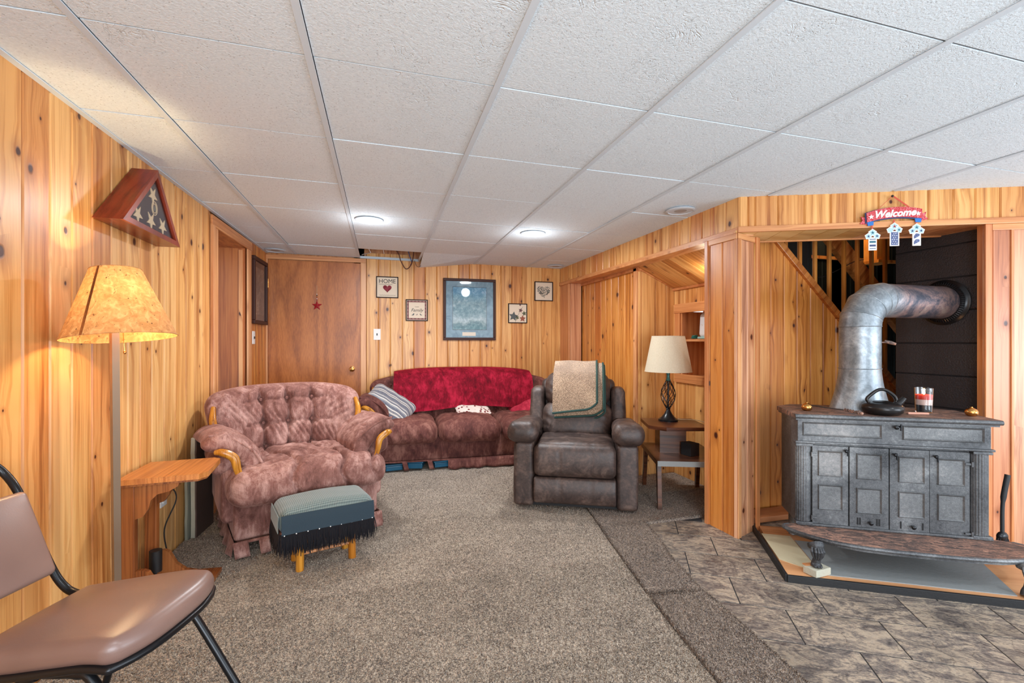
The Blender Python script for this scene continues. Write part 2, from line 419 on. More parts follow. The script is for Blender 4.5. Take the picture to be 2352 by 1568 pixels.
def iron(name='black_iron', k=0):
    N = NT(name); co = N.coord()
    a = N.noise(co, 70, 5, .8).outputs[0]; b = N.noise(co, 2.6, 3, .6, .5).outputs[0]; s = N.noise(co, 420, 1).outputs[0]
    g = N.math('ADD', N.math('MULTIPLY', b, .6), N.math('MULTIPLY', a, .35))
    c = N.ramp(g, [(.36, C(52, 53, 56)), (.5, C(94, 95, 97)), (.62, C(140, 141, 141))]) if not k else N.ramp(g, [(.34, C(70, 71, 73)), (.5, C(108, 109, 110)), (.64, C(154, 150, 147))])
    dust = N.math('MULTIPLY', N.math('GREATER_THAN', s, .68), .32)
    c = N.mix(dust, c, C(176, 178, 178))
    N.col(c); N.set(Roughness=.46, Metallic=.45); N.bump(N.math('ADD', a, N.math('MULTIPLY', s, .6)), .4, .003); return N.m
M['iron'] = iron()
M['iron_worn'] = iron('worn_iron', 1)
def rust():
    N = NT('rusty_iron'); co = N.coord()
    a = N.noise(N.vm('MULTIPLY', co, (1, 2.5, 1)).outputs[0], 11, 6, .7, 1.5).outputs[0]; s = N.noise(co, 120, 3).outputs[0]
    g = N.math('ADD', N.math('MULTIPLY', a, .8), N.math('MULTIPLY', s, .2))
    N.col(N.ramp(g, [(.38, C(70, 60, 58)), (.48, C(108, 88, 80)), (.56, C(158, 118, 100)), (.68, C(196, 156, 132))]))
    N.set(Roughness=.6, Metallic=.25); N.bump(g, .4, .004); return N.m
M['rust'] = rust()
def galv():
    N = NT('stove_pipe_steel'); co = N.coord()
    a = N.noise(co, 5, 5, .7, 1.2).outputs[0]; b = N.noise(co, 60, 4, .7).outputs[0]
    g = N.math('ADD', N.math('MULTIPLY', a, .75), N.math('MULTIPLY', b, .25))
    sx = N.n('SeparateXYZ'); N.L(co, sx.inputs[0])
    steel = N.ramp(g, [(.36, C(104, 112, 118)), (.5, C(140, 148, 154)), (.64, C(176, 184, 190))])
    burnt = N.ramp(g, [(.4, C(72, 76, 88)), (.48, C(112, 104, 110)), (.55, C(158, 132, 128)), (.66, C(180, 160, 150))])
    f = N.math('MULTIPLY_ADD', sx.outputs[0], 8.0, -1.0, clamp=True)
    N.col(N.mix(f, steel, burnt)); N.set(Roughness=.42, Metallic=.55); N.bump(b, .12, .002); return N.m
M['galv'] = galv()
M['block'] = plain('black_painted_block', C(42, 42, 46), .42, 0, 130, 1.0)
M['black_joint'] = plain('black_joint', C(20, 19, 20), .8)
M['black_metal'] = plain('black_metal', C(26, 27, 30), .28, .4)
M['black_matte'] = plain('black_matte', C(24, 24, 26), .6, 0, 90, .2)
M['kettle'] = plain('black_kettle', C(44, 42, 42), .28, .6, 70, .12)
M['brass'] = plain('brass', C(206, 150, 84), .22, 1.0)
M['chrome'] = plain('chrome', C(190, 190, 190), .2, 1.0)
M['white_plastic'] = plain('white_plastic', C(232, 230, 226), .35)
M['grey_grille'] = plain('speaker_grille', C(176, 176, 176), .6, 0, 400, .5)
M['router'] = plain('white_device', C(226, 228, 230), .3)
M['teal_cable'] = plain('teal_cable', C(36, 118, 108), .5)
def vinyl():
    N = NT('brown_vinyl'); co = N.coord(); n = N.noise(co, 300, 2).outputs[0]; m = N.noise(co, 3, 2).outputs[0]
    N.col(N.ramp(m, [(.3, C(112, 86, 78)), (.7, C(142, 112, 100))])); N.set(Roughness=.36, Coat_Weight=.2, Coat_Roughness=.3); N.bump(n, .1, .002); return N.m
M['vinyl'] = vinyl()
def weave(name, a, b, s=230):
    N = NT(name); co = N.coord()
    w = N.n('TexWave'); w.inputs['Scale'].default_value = s/6.3; w.inputs['Distortion'].default_value = 1.0; N.L(co, w.inputs['Vector'])
    w2 = N.n('TexWave'); w2.bands_direction = 'Y'; w2.inputs['Scale'].default_value = s/6.3; w2.inputs['Distortion'].default_value = 1.0; N.L(co, w2.inputs['Vector'])
    g = N.math('MULTIPLY', N.math('ADD', w.outputs[1], w2.outputs[1]), .5)
    N.col(N.mix(g, a, b)); N.set(Roughness=.9, Sheen_Weight=.3); N.bump(g, .3, .002); return N.m
M['teal_weave'] = weave('teal_grey_fabric', C(58, 72, 74), C(128, 140, 134))
M['fringe'] = plain('black_fringe', C(22, 22, 28), .5)
M['cord_beige'] = plain('beige_cord', C(206, 186, 150), .6)
M['cord_black'] = plain('black_cord', C(22, 20, 20), .5)
def sherpa():
    N = NT('sherpa_fleece'); co = N.coord(); v = N.n('TexVoronoi'); v.inputs['Scale'].default_value = 200; N.L(co, v.inputs['Vector'])
    n = N.noise(co, 190, 2, .6).outputs[0]; m = N.noise(co, 5, 2).outputs[0]
    g = N.math('ADD', N.math('MULTIPLY', n, .6), N.math('ADD', N.math('MULTIPLY', v.outputs['Distance'], -.35), N.math('MULTIPLY', m, .3)))
    N.col(N.ramp(g, [(.18, C(128, 102, 80)), (.32, C(188, 156, 126)), (.5, C(222, 194, 164))])); N.set(Roughness=.95, Sheen_Weight=.4)
    N.bump(g, 1.0, .012); return N.m
M['sherpa'] = sherpa()
M['green_trim'] = plain('dark_green_trim', C(34, 64, 58), .8, 0, 300, .4)
def shade_paper():
    N = NT('fibre_paper_shade'); co = N.coord()
    a = N.noise(co, 34, 4, .6, 1.5).outputs[0]
    fb = N.noise(N.vm('MULTIPLY', co, (1, 1, .6)).outputs[0], 26, 1, .5, 3.5).outputs[0]
    fib = N.math('SUBTRACT', 1.0, N.math('MULTIPLY', N.math('ABSOLUTE', N.math('SUBTRACT', fb, .5)), 40), clamp=True)
    v = N.n('TexVoronoi'); v.inputs['Scale'].default_value = 34; N.L(co, v.inputs['Vector'])
    msk = N.math('MULTIPLY', N.math('GREATER_THAN', N.noise(co, 60, 1).outputs[0], .62), fib)
    spots = N.math('LESS_THAN', v.outputs['Distance'], .09)
    c = N.ramp(a, [(.3, C(182, 122, 66)), (.5, C(204, 146, 86)), (.7, C(222, 172, 112))])
    c = N.mix(N.math('MULTIPLY', N.math('ADD', msk, spots, clamp=True), .85), c, C(80, 44, 20))
    N.col(c); N.set(Roughness=.8)
    tr = N.n('BsdfTranslucent', i_Color=c); mx = N.n('MixShader', i_0=.09)
    N.L(N.b.outputs[0], mx.inputs[1]); N.L(tr.outputs[0], mx.inputs[2])
    N.L(mx.outputs[0], N.t.nodes['Material Output'].inputs[0]); return N.m
M['shade_paper'] = shade_paper()
def linen():
    N = NT('cream_linen_shade'); co = N.coord(); a = N.noise(N.vm('MULTIPLY', co, (1, 1, 3)).outputs[0], 160, 2).outputs[0]
    c = N.ramp(a, [(.3, C(222, 212, 184)), (.7, C(242, 234, 212))]); N.col(c); N.set(Roughness=.85)
    tr = N.n('BsdfTranslucent', i_Color=c); mx = N.n('MixShader', i_0=.3)
    N.L(N.b.outputs[0], mx.inputs[1]); N.L(tr.outputs[0], mx.inputs[2]); N.L(mx.outputs[0], N.t.nodes['Material Output'].inputs[0])
    N.bump(a, .2, .002); return N.m
M['linen'] = linen()
M['shade_lining'] = plain('white_shade_lining', C(244, 238, 222), .7)
def emis(name, c, s):
    N = NT(name); N.col(c); N.set(Emission_Strength=s); N.b.inputs['Emission Color'].default_value = c; return N.m
M['lamp_on'] = emis('lit_lens', (1, .97, .92, 1), 9)
M['flame'] = emis('candle_flame', (1, .62, .25, 1), 14)
def glass(name, c=(1, 1, 1, 1), rough=0.0):
    N = NT(name); N.col(c); N.set(Roughness=rough, Transmission_Weight=1.0, IOR=1.45); return N.m
M['glass'] = glass('clear_glass')
def pane():
    N = NT('picture_glass'); ge = N.n('NewGeometry'); dt = N.math('ABSOLUTE', N.vm('DOT_PRODUCT', ge.outputs['Normal'], ge.outputs['Incoming']).outputs['Value']); lw = N.n('Math', operation='MULTIPLY_ADD', i_0=N.math('POWER', N.math('SUBTRACT', 1.0, dt, clamp=True), 5.0), i_1=.9, i_2=.05); g = N.n('BsdfGlossy', i_Roughness=.03); t = N.n('BsdfTransparent')
    mx = N.n('MixShader'); N.L(lw.outputs[0], mx.inputs[0]); N.L(t.outputs[0], mx.inputs[1]); N.L(g.outputs[0], mx.inputs[2])
    N.L(mx.outputs[0], N.t.nodes['Material Output'].inputs[0]); return N.m
M['pane'] = pane()
M['dark_frame'] = plain('dark_frame', C(62, 32, 24), .5, Specular_IOR_Level=.3)
M['thin_frame'] = plain('thin_dark_frame', C(36, 16, 18), .6, Specular_IOR_Level=.2)
M['cream'] = plain('cream_paper', C(226, 210, 188), .7, 0, 60, .05)
M['ink'] = plain('black_ink', C(40, 36, 34), .6)
M['greyleaf'] = plain('grey_leaf_ink', C(82, 88, 88), .6)
M['greenleaf'] = plain('green_leaf_ink', C(86, 92, 66), .6)
M['redleaf'] = plain('red_leaf_ink', C(150, 84, 62), .6)
M['mauveleaf'] = plain('mauve_leaf_ink', C(112, 76, 74), .6)
M['heart'] = velvet('red_heart_print', C(96, 28, 40), C(128, 44, 56), C(168, 90, 96), 60)
M['vine'] = plain('vine_border', C(150, 104, 100), .7)
M['vine_dark'] = plain('vine_border_dark', C(92, 46, 48), .7)
M['flag'] = plain('navy_flag_cloth', C(44, 42, 58), .85, 0, 260, .5)
M['star_cloth'] = plain('cream_star_cloth', C(226, 204, 168), .8, 0, 200, .3)
M['red_star'] = plain('red_star_paint', C(150, 26, 34), .35)
M['plaster'] = plain('grey_plaster_edge', C(176, 172, 154), .9, 0, 60, .9)
M['panel_face'] = plain('brown_panel_face', C(84, 66, 58), .7, 0, 30, .3)
M['panel_face2'] = plain('grey_green_panel', C(140, 142, 128), .8, 0, 14, .5)
M['blue_plastic'] = plain('blue_plastic', C(28, 96, 128), .35)
M['wax_red'] = plain('red_wax', C(214, 52, 34), .45, Subsurface_Weight=.3)
M['wax_white'] = plain('white_wax', C(228, 200, 190), .5)
M['wax_black'] = plain('black_wax', C(28, 34, 40), .4)
M['cavity'] = plain('dark_cavity', C(58, 38, 26), .9, 0, 20, .5)
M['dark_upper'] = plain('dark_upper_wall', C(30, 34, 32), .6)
M['cement'] = plain('grey_cement_board', C(138, 142, 142), .75, 0, 60, .3)
M['tan_dust'] = plain('dusty_board', C(196, 184, 152), .8, 0, 60, .3)
def glitter(name, c, c2):
    N = NT(name); v = N.n('TexVoronoi'); v.inputs['Scale'].default_value = 700; N.L(N.coord(), v.inputs['Vector'])
    sp = N.n('SeparateColor'); N.L(v.outputs['Color'], sp.inputs[0])
    N.col(N.mix(N.math('GREATER_THAN', sp.outputs[0], .8), c, c2)); N.set(Roughness=.4, Metallic=.2); return N.m
M['glit_red'] = glitter('red_glitter', C(190, 26, 38), C(236, 170, 176))
M['glit_navy'] = glitter('navy_glitter', C(48, 62, 110), C(150, 160, 190))
M['sign_blue'] = plain('blue_ribbon_paint', C(30, 110, 190), .4)
M['ribbon'] = plain('red_ribbon', C(196, 74, 48), .6)
M['pale_blue'] = glitter('pale_glitter', C(186, 222, 232), C(90, 120, 150))
M['white_paint'] = plain('white_paint', C(240, 240, 238), .45)
M['navy'] = plain('navy_paint', C(40, 56, 100), .5)
M['teal_print'] = plain('teal_print', C(20, 92, 110), .5)
M['navy_red'] = plain('dark_red_print', C(130, 40, 56), .5)
def landscape():
    N = NT('teal_landscape_print'); co = N.coord(); sx = N.n('SeparateXYZ'); N.L(co, sx.inputs[0])
    v = N.math('MULTIPLY_ADD', sx.outputs[2], 2.15, .5)
    n = N.noise(co, 30, 6, .8, .6).outputs[0]; n2 = N.noise(co, 5, 3, .6).outputs[0]
    t = N.math('ADD', v, N.math('MULTIPLY', N.math('SUBTRACT', n2, .5), .5))
    base = N.ramp(t, [(.05, C(40, 116, 124)), (.18, C(28, 96, 104)), (.26, C(196, 212, 214)), (.34, C(150, 176, 184)), (.48, C(62, 120, 134)), (.62, C(108, 140, 150)), (.8, C(90, 150, 176)), (.9, C(70, 146, 190))])
    sp = N.ramp(n, [(.42, C(40, 90, 104)), (.55, C(140, 170, 178)), (.66, C(226, 228, 228))])
    N.col(N.mix(.42, base, sp)); N.set(Roughness=.6); return N.m
M['landscape'] = landscape()
def mat_board():
    N = NT('blue_grey_mat_board'); n = N.noise(N.coord(), 14, 4, .6, 1).outputs[0]
    N.col(N.ramp(n, [(.35, C(92, 124, 144)), (.65, C(128, 160, 176))])); N.set(Roughness=.7); return N.m
M['mat_board'] = mat_board()
def old_photo():
    N = NT('dark_engraving_print'); co = N.coord(); n = N.noise(co, 30, 5, .7, 1).outputs[0]; sx = N.n('SeparateXYZ'); N.L(co, sx.inputs[0])
    m = N.noise(co, 6, 2).outputs[0]
    N.col(N.ramp(N.math('ADD', N.math('MULTIPLY', n, .6), N.math('MULTIPLY', m, .4)), [(.4, C(46, 34, 28)), (.52, C(84, 66, 54)), (.64, C(150, 132, 112))])); N.set(Roughness=.6); return N.m
M['old_photo'] = old_photo()
def stripes():
    N = NT('striped_ticking'); co = N.coord(); sx = N.n('SeparateXYZ'); N.L(co, sx.inputs[0])
    f = N.math('FRACT', N.math('MULTIPLY_ADD', sx.outputs[1], 5.6, .12))
    n = N.noise(co, 200, 1).outputs[0]
    c = N.ramp(f, [(0, C(58, 62, 84)), (.2, C(200, 192, 180)), (.26, C(96, 96, 104)), (.34, C(210, 202, 190)), (.4, C(58, 62, 84)), (.56, C(120, 124, 132)), (.66, C(206, 200, 190)), (.74, C(70, 74, 92)), (.86, C(196, 190, 182)), (.92, C(98, 100, 110))], 'CONSTANT')
    N.col(N.mix(.2, c, N.ramp(n, [(.3, C(80, 80, 90)), (.7, C(230, 230, 230))]))); N.set(Roughness=.9, Sheen_Weight=.3); return N.m
M['stripes'] = stripes()
def dots():
    N = NT('white_red_print_cloth'); co = N.coord(); v = N.n('TexVoronoi'); v.inputs['Scale'].default_value = 26; N.L(co, v.inputs['Vector'])
    N.col(N.mix(N.math('LESS_THAN', v.outputs['Distance'], .3), C(226, 214, 204), C(110, 30, 36))); N.set(Roughness=.9); return N.m
M['dots'] = dots()
# ------------------------------------------------------------ the room
def cz(x, y): return 2.097-.0066*(y-.976)-.011*(x+.829)
def LX(y): return -1.155+.0166*(y-1.8)
_bm = {}
def board_mesh(w, h, t, mat, groove=.0065):
    key = (round(w, 3), round(h, 3), round(t, 3), mat.name, groove)
    if key not in _bm:
        g = groove; a = w/2
        prof = [(-a, 0), (-a, -t+g), (-a+g, -t), (a-g, -t), (a, -t+g), (a, 0)]
        mb = MB().prism(prof, 0, h)
        me = bpy.data.meshes.new('board'); me.from_pydata(mb.v, [], mb.f); me.materials.append(mat); me.update(); _bm[key] = me
    return _bm[key]
def put(me, name, parent, loc, rz=0.0, rot=None):
    o = bpy.data.objects.new(name, me); COL.objects.link(o); o.parent = parent; o.location = loc
    o.rotation_euler = rot if rot else (0, 0, rz); return o
def boards(parent, p0, p1, seams, z0, z1, mat, t=.016, name='board', out=0.0, groove=.0065, gap=.0012):
    """vertical tongue and groove boards from p0 towards p1, face on the line; seams = distances"""
    d = Vector((p1[0]-p0[0], p1[1]-p0[1])); L = d.length; d.normalize(); rz = math.atan2(d.y, d.x)
    for a, b in zip(seams[:-1], seams[1:]):
        m = (a+b)/2; w = b-a-gap
        x = p0[0]+d.x*m; y = p0[1]+d.y*m
        # back of the board sits t behind the face line
        bx = x-d.y*t*1.0*(1)+0; by = y+d.x*t
        h = (z1(x, y) if callable(z1) else z1)-z0
        put(board_mesh(w, h, t, mat, groove), name, parent, (bx+d.y*out, by-d.x*out, z0), rz)
def even(L, w, jitter=.08, start=0.0):
    n = max(1, round((L-start)/w)); s = [start]; 
    ws = [1+random.uniform(-jitter, jitter) for _ in range(n)]; k = (L-start)/sum(ws)
    for q in ws: s.append(s[-1]+q*k)
    return s
def rail(parent, p0, p1, z0, z1, depth, mat, name='trim_board', off=0.0, ch=.003):
    """horizontal board along p0->p1, its face `depth` proud of the line"""
    d = Vector((p1[0]-p0[0], p1[1]-p0[1])); L = d.length; d.normalize(); rz = math.atan2(d.y, d.x)
    mx, my = (p0[0]+p1[0])/2, (p0[1]+p1[1])/2
    mb = MB().box((0, 0, 0), (L, depth, z1-z0), ch=ch)
    return mb.build(name, mat, parent, loc=(mx+d.y*(depth/2+off), my-d.x*(depth/2+off), (z0+z1)/2), rz=rz)
def stile(parent, p0, p1, z0, z1, depth, mat, name='trim_board', off=0.0): return rail(parent, p0, p1, z0, z1, depth, mat, name, off)

# floor with its stone look tiles
floor = struct('floor', MB().box((1.2, 1.5, -.0275), (6.4, 8.4, .05)), M['grout'])
th = R(-29.8); ce, se = math.cos(th), math.sin(th)
def EN(e, n): return (e*ce-n*se, e*se+n*ce)
tm = {}
def tile_mesh(L, Wd):
    mb = MB().box((0, 0, 0), (L-.0055, Wd-.0065, .008), ch=.001); me = bpy.data.meshes.new('floor_tile'); me.from_pydata(mb.v, [], mb.f); me.materials.append(M['slate']); me.update(); return me
TME = tile_mesh(.3565, .2465)
for k in range(-4, 11):
    n0 = 2.548-k*.2465; e0 = (.308+.1833*k) % .3565
    for i in range(-1, 9):
        e = e0+i*.3565-.3565/2; n = n0+.2465/2; x, y = EN(e, n)
        if x < 0.95 or x > 3.9 or y < -.9: continue
        if y > 2.80: continue
        put(TME, 'floor_tile', floor, (x, y, -.004+.0), th)

# ceiling: lay-in tiles in a metal grid under a dark cavity
ceiling = struct('ceiling', MB().box((.9, 1.8, 2.42), (4.6, 7.4, .04)), M['cavity'])
for y in (4.5, 4.9):
    MB().box((.5, y, 2.33), (3.0, .04, .14)).build('joist', M['stain'], ceiling)
def clip(poly, a, b, c):
    out = []
    for i in range(len(poly)):
        p, q = poly[i], poly[(i+1) % len(poly)]; fp = a*p[0]+b*p[1]-c; fq = a*q[0]+b*q[1]-c
        if fp <= 0: out.append(p)
        if fp*fq < 0: t = fp/(fp-fq); out.append((p[0]+(q[0]-p[0])*t, p[1]+(q[1]-p[1])*t))
    return out
K = (2.08, 2.33); th2 = R(-24.5); e2 = (math.cos(th2), math.sin(th2)); n2 = (-math.sin(th2), math.cos(th2))
def HP(s, off=0.0): return (K[0]+e2[0]*s-n2[0]*off, K[1]+e2[1]*s-n2[1]*off)
def room_pieces(poly):
    poly = clip(poly, -1, .0166, 1.155+.0166*1.8); poly = clip(poly, 0, 1, 5.12)
    A = clip(clip(poly, 0, -1, -2.33), 1, .0, 2.09) if poly else []
    B = clip(clip(poly, 0, 1, 2.33), n2[0], n2[1], n2[0]*K[0]+n2[1]*K[1]+.03) if poly else []
    return [q for q in (A, B) if len(q) > 2]
GX = [-.829+.6096*i for i in range(-1, 9)]; GY = [.976+.6096*j for j in range(-4, 8)]
for i in range(len(GX)-1):
    for j in range(len(GY)-1):
        if abs(GX[i]+.2194) < .02 and abs(GY[j]-4.634) < .02: continue      # the missing tile
        g = .004
        sq = [(GX[i]+.0135, GY[j]+g), (GX[i+1]-g, GY[j]+g), (GX[i+1]-g, GY[j+1]-g), (GX[i]+.0135, GY[j+1]-g)]
        P = room_pieces(sq)
        if not P: continue
        cx, cy = (GX[i]+GX[i+1])/2, (GY[j]+GY[j+1])/2; mb = MB()
        for q in P:
            mb.prism([(x-cx, y-cy) for x, y in q], .004, .016)
        dz = random.uniform(-.001, .0015)
        sag = abs(GX[i]-.39) < .02 and GY[j] > 4.5
        def fn(A, cx=cx, cy=cy, dz=dz, sag=sag):
            A[:, 2] += -.0066*A[:, 1]-.011*A[:, 0]+dz
            if sag: A[:, 2] -= np.clip((.30-A[:, 0])/.6, 0, 1)*np.clip((A[:, 1]+.30)/.5, 0, 1)*.075
            return A
        mb.deform(fn); mb.build('ceiling_tile', M['ceil'], ceiling, loc=(cx, cy, cz(cx, cy)))
# a few strips remain of the missing tile at its front edge
gridm = M['grid']
def gridbar(p, q, w, name='grid_bar', dz=0, mat=None):
    d = Vector((q[0]-p[0], q[1]-p[1], cz(*q)-cz(*p))); L = d.length
    mb = MB().box((0, 0, 0), (L, w, .004)).box((0, 0, .012), (L, .002, .024))
    o = mb.build(name, mat or gridm, ceiling); o.location = ((p[0]+q[0])/2, (p[1]+q[1])/2, (cz(*p)+cz(*q))/2+.001+dz)
    o.rotation_euler = d.to_track_quat('X', 'Z').to_euler()
for x in GX[1:]:
    if x < 2.0: gridbar((x, -1.2), (x, 5.11), .022)
    else:
        y = K[1]+(x-K[0])*e2[1]/e2[0]
        gridbar((x, -1.2), (x, y-.02), .022)
for y in GY[1:]:
    for i in range(len(GX)-1):
        P = [(max(GX[i], LX(y)+.01), y), (GX[i+1], y)]
        if y < 2.33:
            xm = K[0]+(y-K[1])*e2[0]/e2[1]
        else: xm = 2.06
        if P[0][0] > xm-.02: continue
        P[1] = (min(P[1][0], xm-.005), y)
        gridbar((P[0][0]+.011, y), (P[1][0]-.011, y), .016, dz=.010, mat=M['grid_shade'])
for p, q in (((LX(-1.2)+.012, -1.2), (LX(5.1)+.012, 5.1)),):
    gridbar(p, q, .024, 'wall_angle', -.002)
gridbar((-.21, 5.105), (.39, 5.105), .026, 'wall_angle', -.004)

# left wall
wl = struct('wall_left', MB().prism([(LX(-1.5)-.02, -1.5), (LX(3.74)-.02, 3.74), (LX(3.74)-.1, 3.74), (LX(-1.5)-.1, -1.5)], 0, 2.42)
            .prism([(LX(4.46)-.02, 4.50), (LX(5.2)-.02, 5.2), (LX(5.2)-.1, 5.2), (LX(4.46)-.1, 4.50)], 0, 2.42)
            .prism([(LX(3.74)-.02, 3.74), (LX(4.46)-.02, 4.46), (LX(4.46)-.1, 4.46), (LX(3.74)-.1, 3.74)], 1.99, 2.42), M['pine_trim'])
Y0 = -1.5
sy = [-1.5+.127*i for i in range(26)][:26]
sy = [v for v in sy if v < 1.62]+[1.68, 1.81, 1.94, 2.07, 2.19, 2.316, 2.453, 2.587, 2.699, 2.815, 2.95, 3.085, 3.23, 3.36, 3.49, 3.62]
boards(wl, (LX(Y0), Y0), (LX(5.12), 5.12), [v-Y0 for v in sy], 0.0, lambda x, y: cz(x, y)+.01, M['pine'])
boards(wl, (LX(Y0), Y0), (LX(5.12), 5.12), [v-Y0 for v in (4.58, 4.70, 4.80, 4.92, 5.03, 5.12)], 0.0, lambda x, y: cz(x, y)+.01, M['pine_warm'])
def Lp(y, off=0): return (LX(y)+off, y)
stile(wl, Lp(3.62), Lp(3.655), 0, 1.99, .024, M['pine_trim'])
stile(wl, Lp(3.655), Lp(3.745), 0, 1.985, .012, M['pine_trim'])
stile(wl, Lp(4.46), Lp(4.56), 0, 1.985, .014, M['pine_trim'])
rail(wl, Lp(3.62), Lp(4.57), 1.985, 2.06, .016, M['pine_trim_h'])
# the passage behind the side doorway
MB().box((LX(4.46)-.30, 4.467, .995), (.58, .03, 1.99)).build('jamb_panel', M['stain'], wl)
MB().box((LX(3.74)-.11, 3.726, .99), (.16, .03, 2.0)).build('jamb_panel', M['pine_trim'], wl)
MB().box((LX(4.1)-.30, 4.1, 2.0), (.6, .74, .03)).build('jamb_panel', M['stain'], wl)
d2 = tag(MB().box((-1.72, 4.1, 1.0), (.04, .76, 2.0)).build('door_2', M['veneer']), kind='structure')
MB().box((LX(4.46)-.04, 4.446, .985), (.03, .012, 1.97)).build('door_stop', M['pine_trim'], wl)

# far wall
YF = 5.12
wf = struct('wall_back', MB().box((-.2+1.2, YF+.06, 1.2), (2.55, .08, 2.44)).box((-.67, YF+.06, 2.22), (1.0, .08, .44)).box((-.67, YF+.10, 1.0), (1.1, .02, 2.1)), M['pine_trim'])
fs = [-.148, -.026, .096, .22, .34, .463, .587, .708, .828, .95, 1.071, 1.198, 1.312, 1.438, 1.565, 1.678, 1.803, 1.93, 2.04]
boards(wf, (-.148, YF), (2.04, YF), [v+.148 for v in fs], 0, lambda x, y: 2.12 if x < .4 else cz(x, y)+.01, M['pine'])
rail(wf, (-1.10, YF), (-.15, YF), 2.012, 2.055, .022, M['pine_trim_h'])
stile(wf, (-.205, YF), (-.150, YF), 0, 2.012, .022, M['pine_trim'])
stile(wf, (-1.10, YF), (-1.083, YF), 0, 2.012, .022, M['pine_trim'])
door = tag(MB().box((0, 0, 1.005), (.876, .038, 2.0), ch=.002).build('door_1', M['veneer'], loc=(-.643, YF+.005, 0)), kind='structure')
kb = MB().lathe([(.026, 0), (.028, .004), (.014, .01), (.011, .03), (.022, .04), (.027, .052), (.024, .064), (.012, .07)], 20, Matrix.Translation((.355, -.019, .905)) @ Matrix.Rotation(R(90), 4, 'X'))
kb.build('door_knob', M['brass'], door, smooth=True)
for z in (1.77, .25): MB().tube([(-.437, -.024, z-.045), (-.437, -.024, z+.045)], .006).build('hinge', M['brass'], door, smooth=True)

# right side: soffit, pilaster, closet panelling, recess
LINT = 1.845
S0, S1 = (2.03, 5.12), K
wr = struct('wall_right', MB().prism([(2.05, 5.12), (2.10, 2.36), (2.20, 2.36), (2.20, 5.12)], LINT+.03, 2.42)
            .prism([(2.209, 5.12), (2.209, 3.66), (2.25, 3.66), (2.25, 5.12)], 0, LINT+.03), M['pine_trim'])
Ls = (Vector(S1)-Vector(S0)).length
boards(wr, S0, S1, even(Ls-.0, .118, .1), LINT+.03, lambda x, y: cz(x, y)+.01, M['pine'])
rail(wr, S0, (S1[0]+.0, S1[1]-.0), LINT, LINT+.033, .014, M['pine_trim_h'])
# underside of the soffit
for k in range(2):
    MB().prism([(2.03+.085*k-.014, 5.12), (2.065+.075*k-.0, 2.36), (2.138+.075*k, 2.36), (2.113+.085*k-.014, 5.12)], LINT-.004, LINT+.014).build('board', M['pine_trim'], wr)
MB().prism([(2.185, 5.12), (2.185, 3.66), (2.17, 3.66), (2.17, 5.12)], LINT-.03, LINT-.004).build('cove_moulding', M['pine_trim'], wr)
# pilaster at the far corner
stile(wr, (2.045, 4.86), (2.175, 4.86), 0, LINT-.004, .018, M['pine_pink'], 'pilaster_board')
stile(wr, (2.045, 5.12), (2.045, 4.86), 0, LINT-.004, .016, M['pine_trim'], 'pilaster_board')
# closet panelling
sp = [4.86, 4.775, 4.64, 4.532, 4.388, 4.281, 4.16, 4.018, 3.893, 3.78, 3.715]
boards(wr, (2.19, 4.86), (2.19, 3.65), [4.86-v for v in sp], 0, LINT-.004, M['pine_warm'])
stile(wr, (2.19, 3.715), (2.19, 3.66), 0, LINT-.004, .02, M['pine_trim'], 'corner_board')
MB().box((2.198, 3.668, LINT-.002), (.052, .05, .060)).build('corner_block', M['pine_trim'], wr)
# recess beside the pier
XB = 2.55
wn = struct('wall_recess', MB().box((2.40, 3.705, .95), (.38, .05, 1.9)).box((2.73, 3.19, .41), (.32, .96, .82)).box((2.73, 3.19, 1.6), (.32, .96, .16))
            .box((2.88, 3.19, 1.15), (.02, .96, .9)), M['pine_trim'])
boards(wn, (2.19, 3.655), (2.55, 3.655), [0, .03, .17, .28, .37], 0, LINT, M['pine_pale'] if False else M['pine'])
boards(wn, (XB, 3.655), (XB, 2.62), [0, .05, .17, .29, .41, .53, .66, .79, .91], 0, .83, M['pine'])
boards(wn, (XB, 3.655), (XB, 2.62), [0, .16, .31, .46, .61, .76, .9], 1.52, 1.68, M['pine'])
rail(wn, (XB, 3.62), (XB, 2.72), .83, .905, .022, M['pine_trim_h'])
rail(wn, (XB, 3.62), (XB, 2.72), 1.44, 1.52, .026, M['pine_trim_h'])
stile(wn, (XB, 3.655), (XB, 3.62), .83, 1.52, .006, M['pine'], 'board')
stile(wn, (XB, 3.62), (XB, 3.545), .905, 1.44, .02, M['pine_trim'])
MB().box((2.70, 3.53, 1.17), (.32, .02, .56)).build('niche_side', M['pine_trim'], wn)
MB().box((2.70, 3.12, 1.20), (.31, .80, .02), ch=.002).build('shelf', M['pine_trim_h'], wn)
MB().box((2.70, 3.12, .885), (.31, .80, .02)).build('shelf', M['pine_trim_h'], wn)
boards(wn, (2.85, 3.52), (2.85, 2.72), even(.8, .12), .89, 1.45, M['pine_warm'])
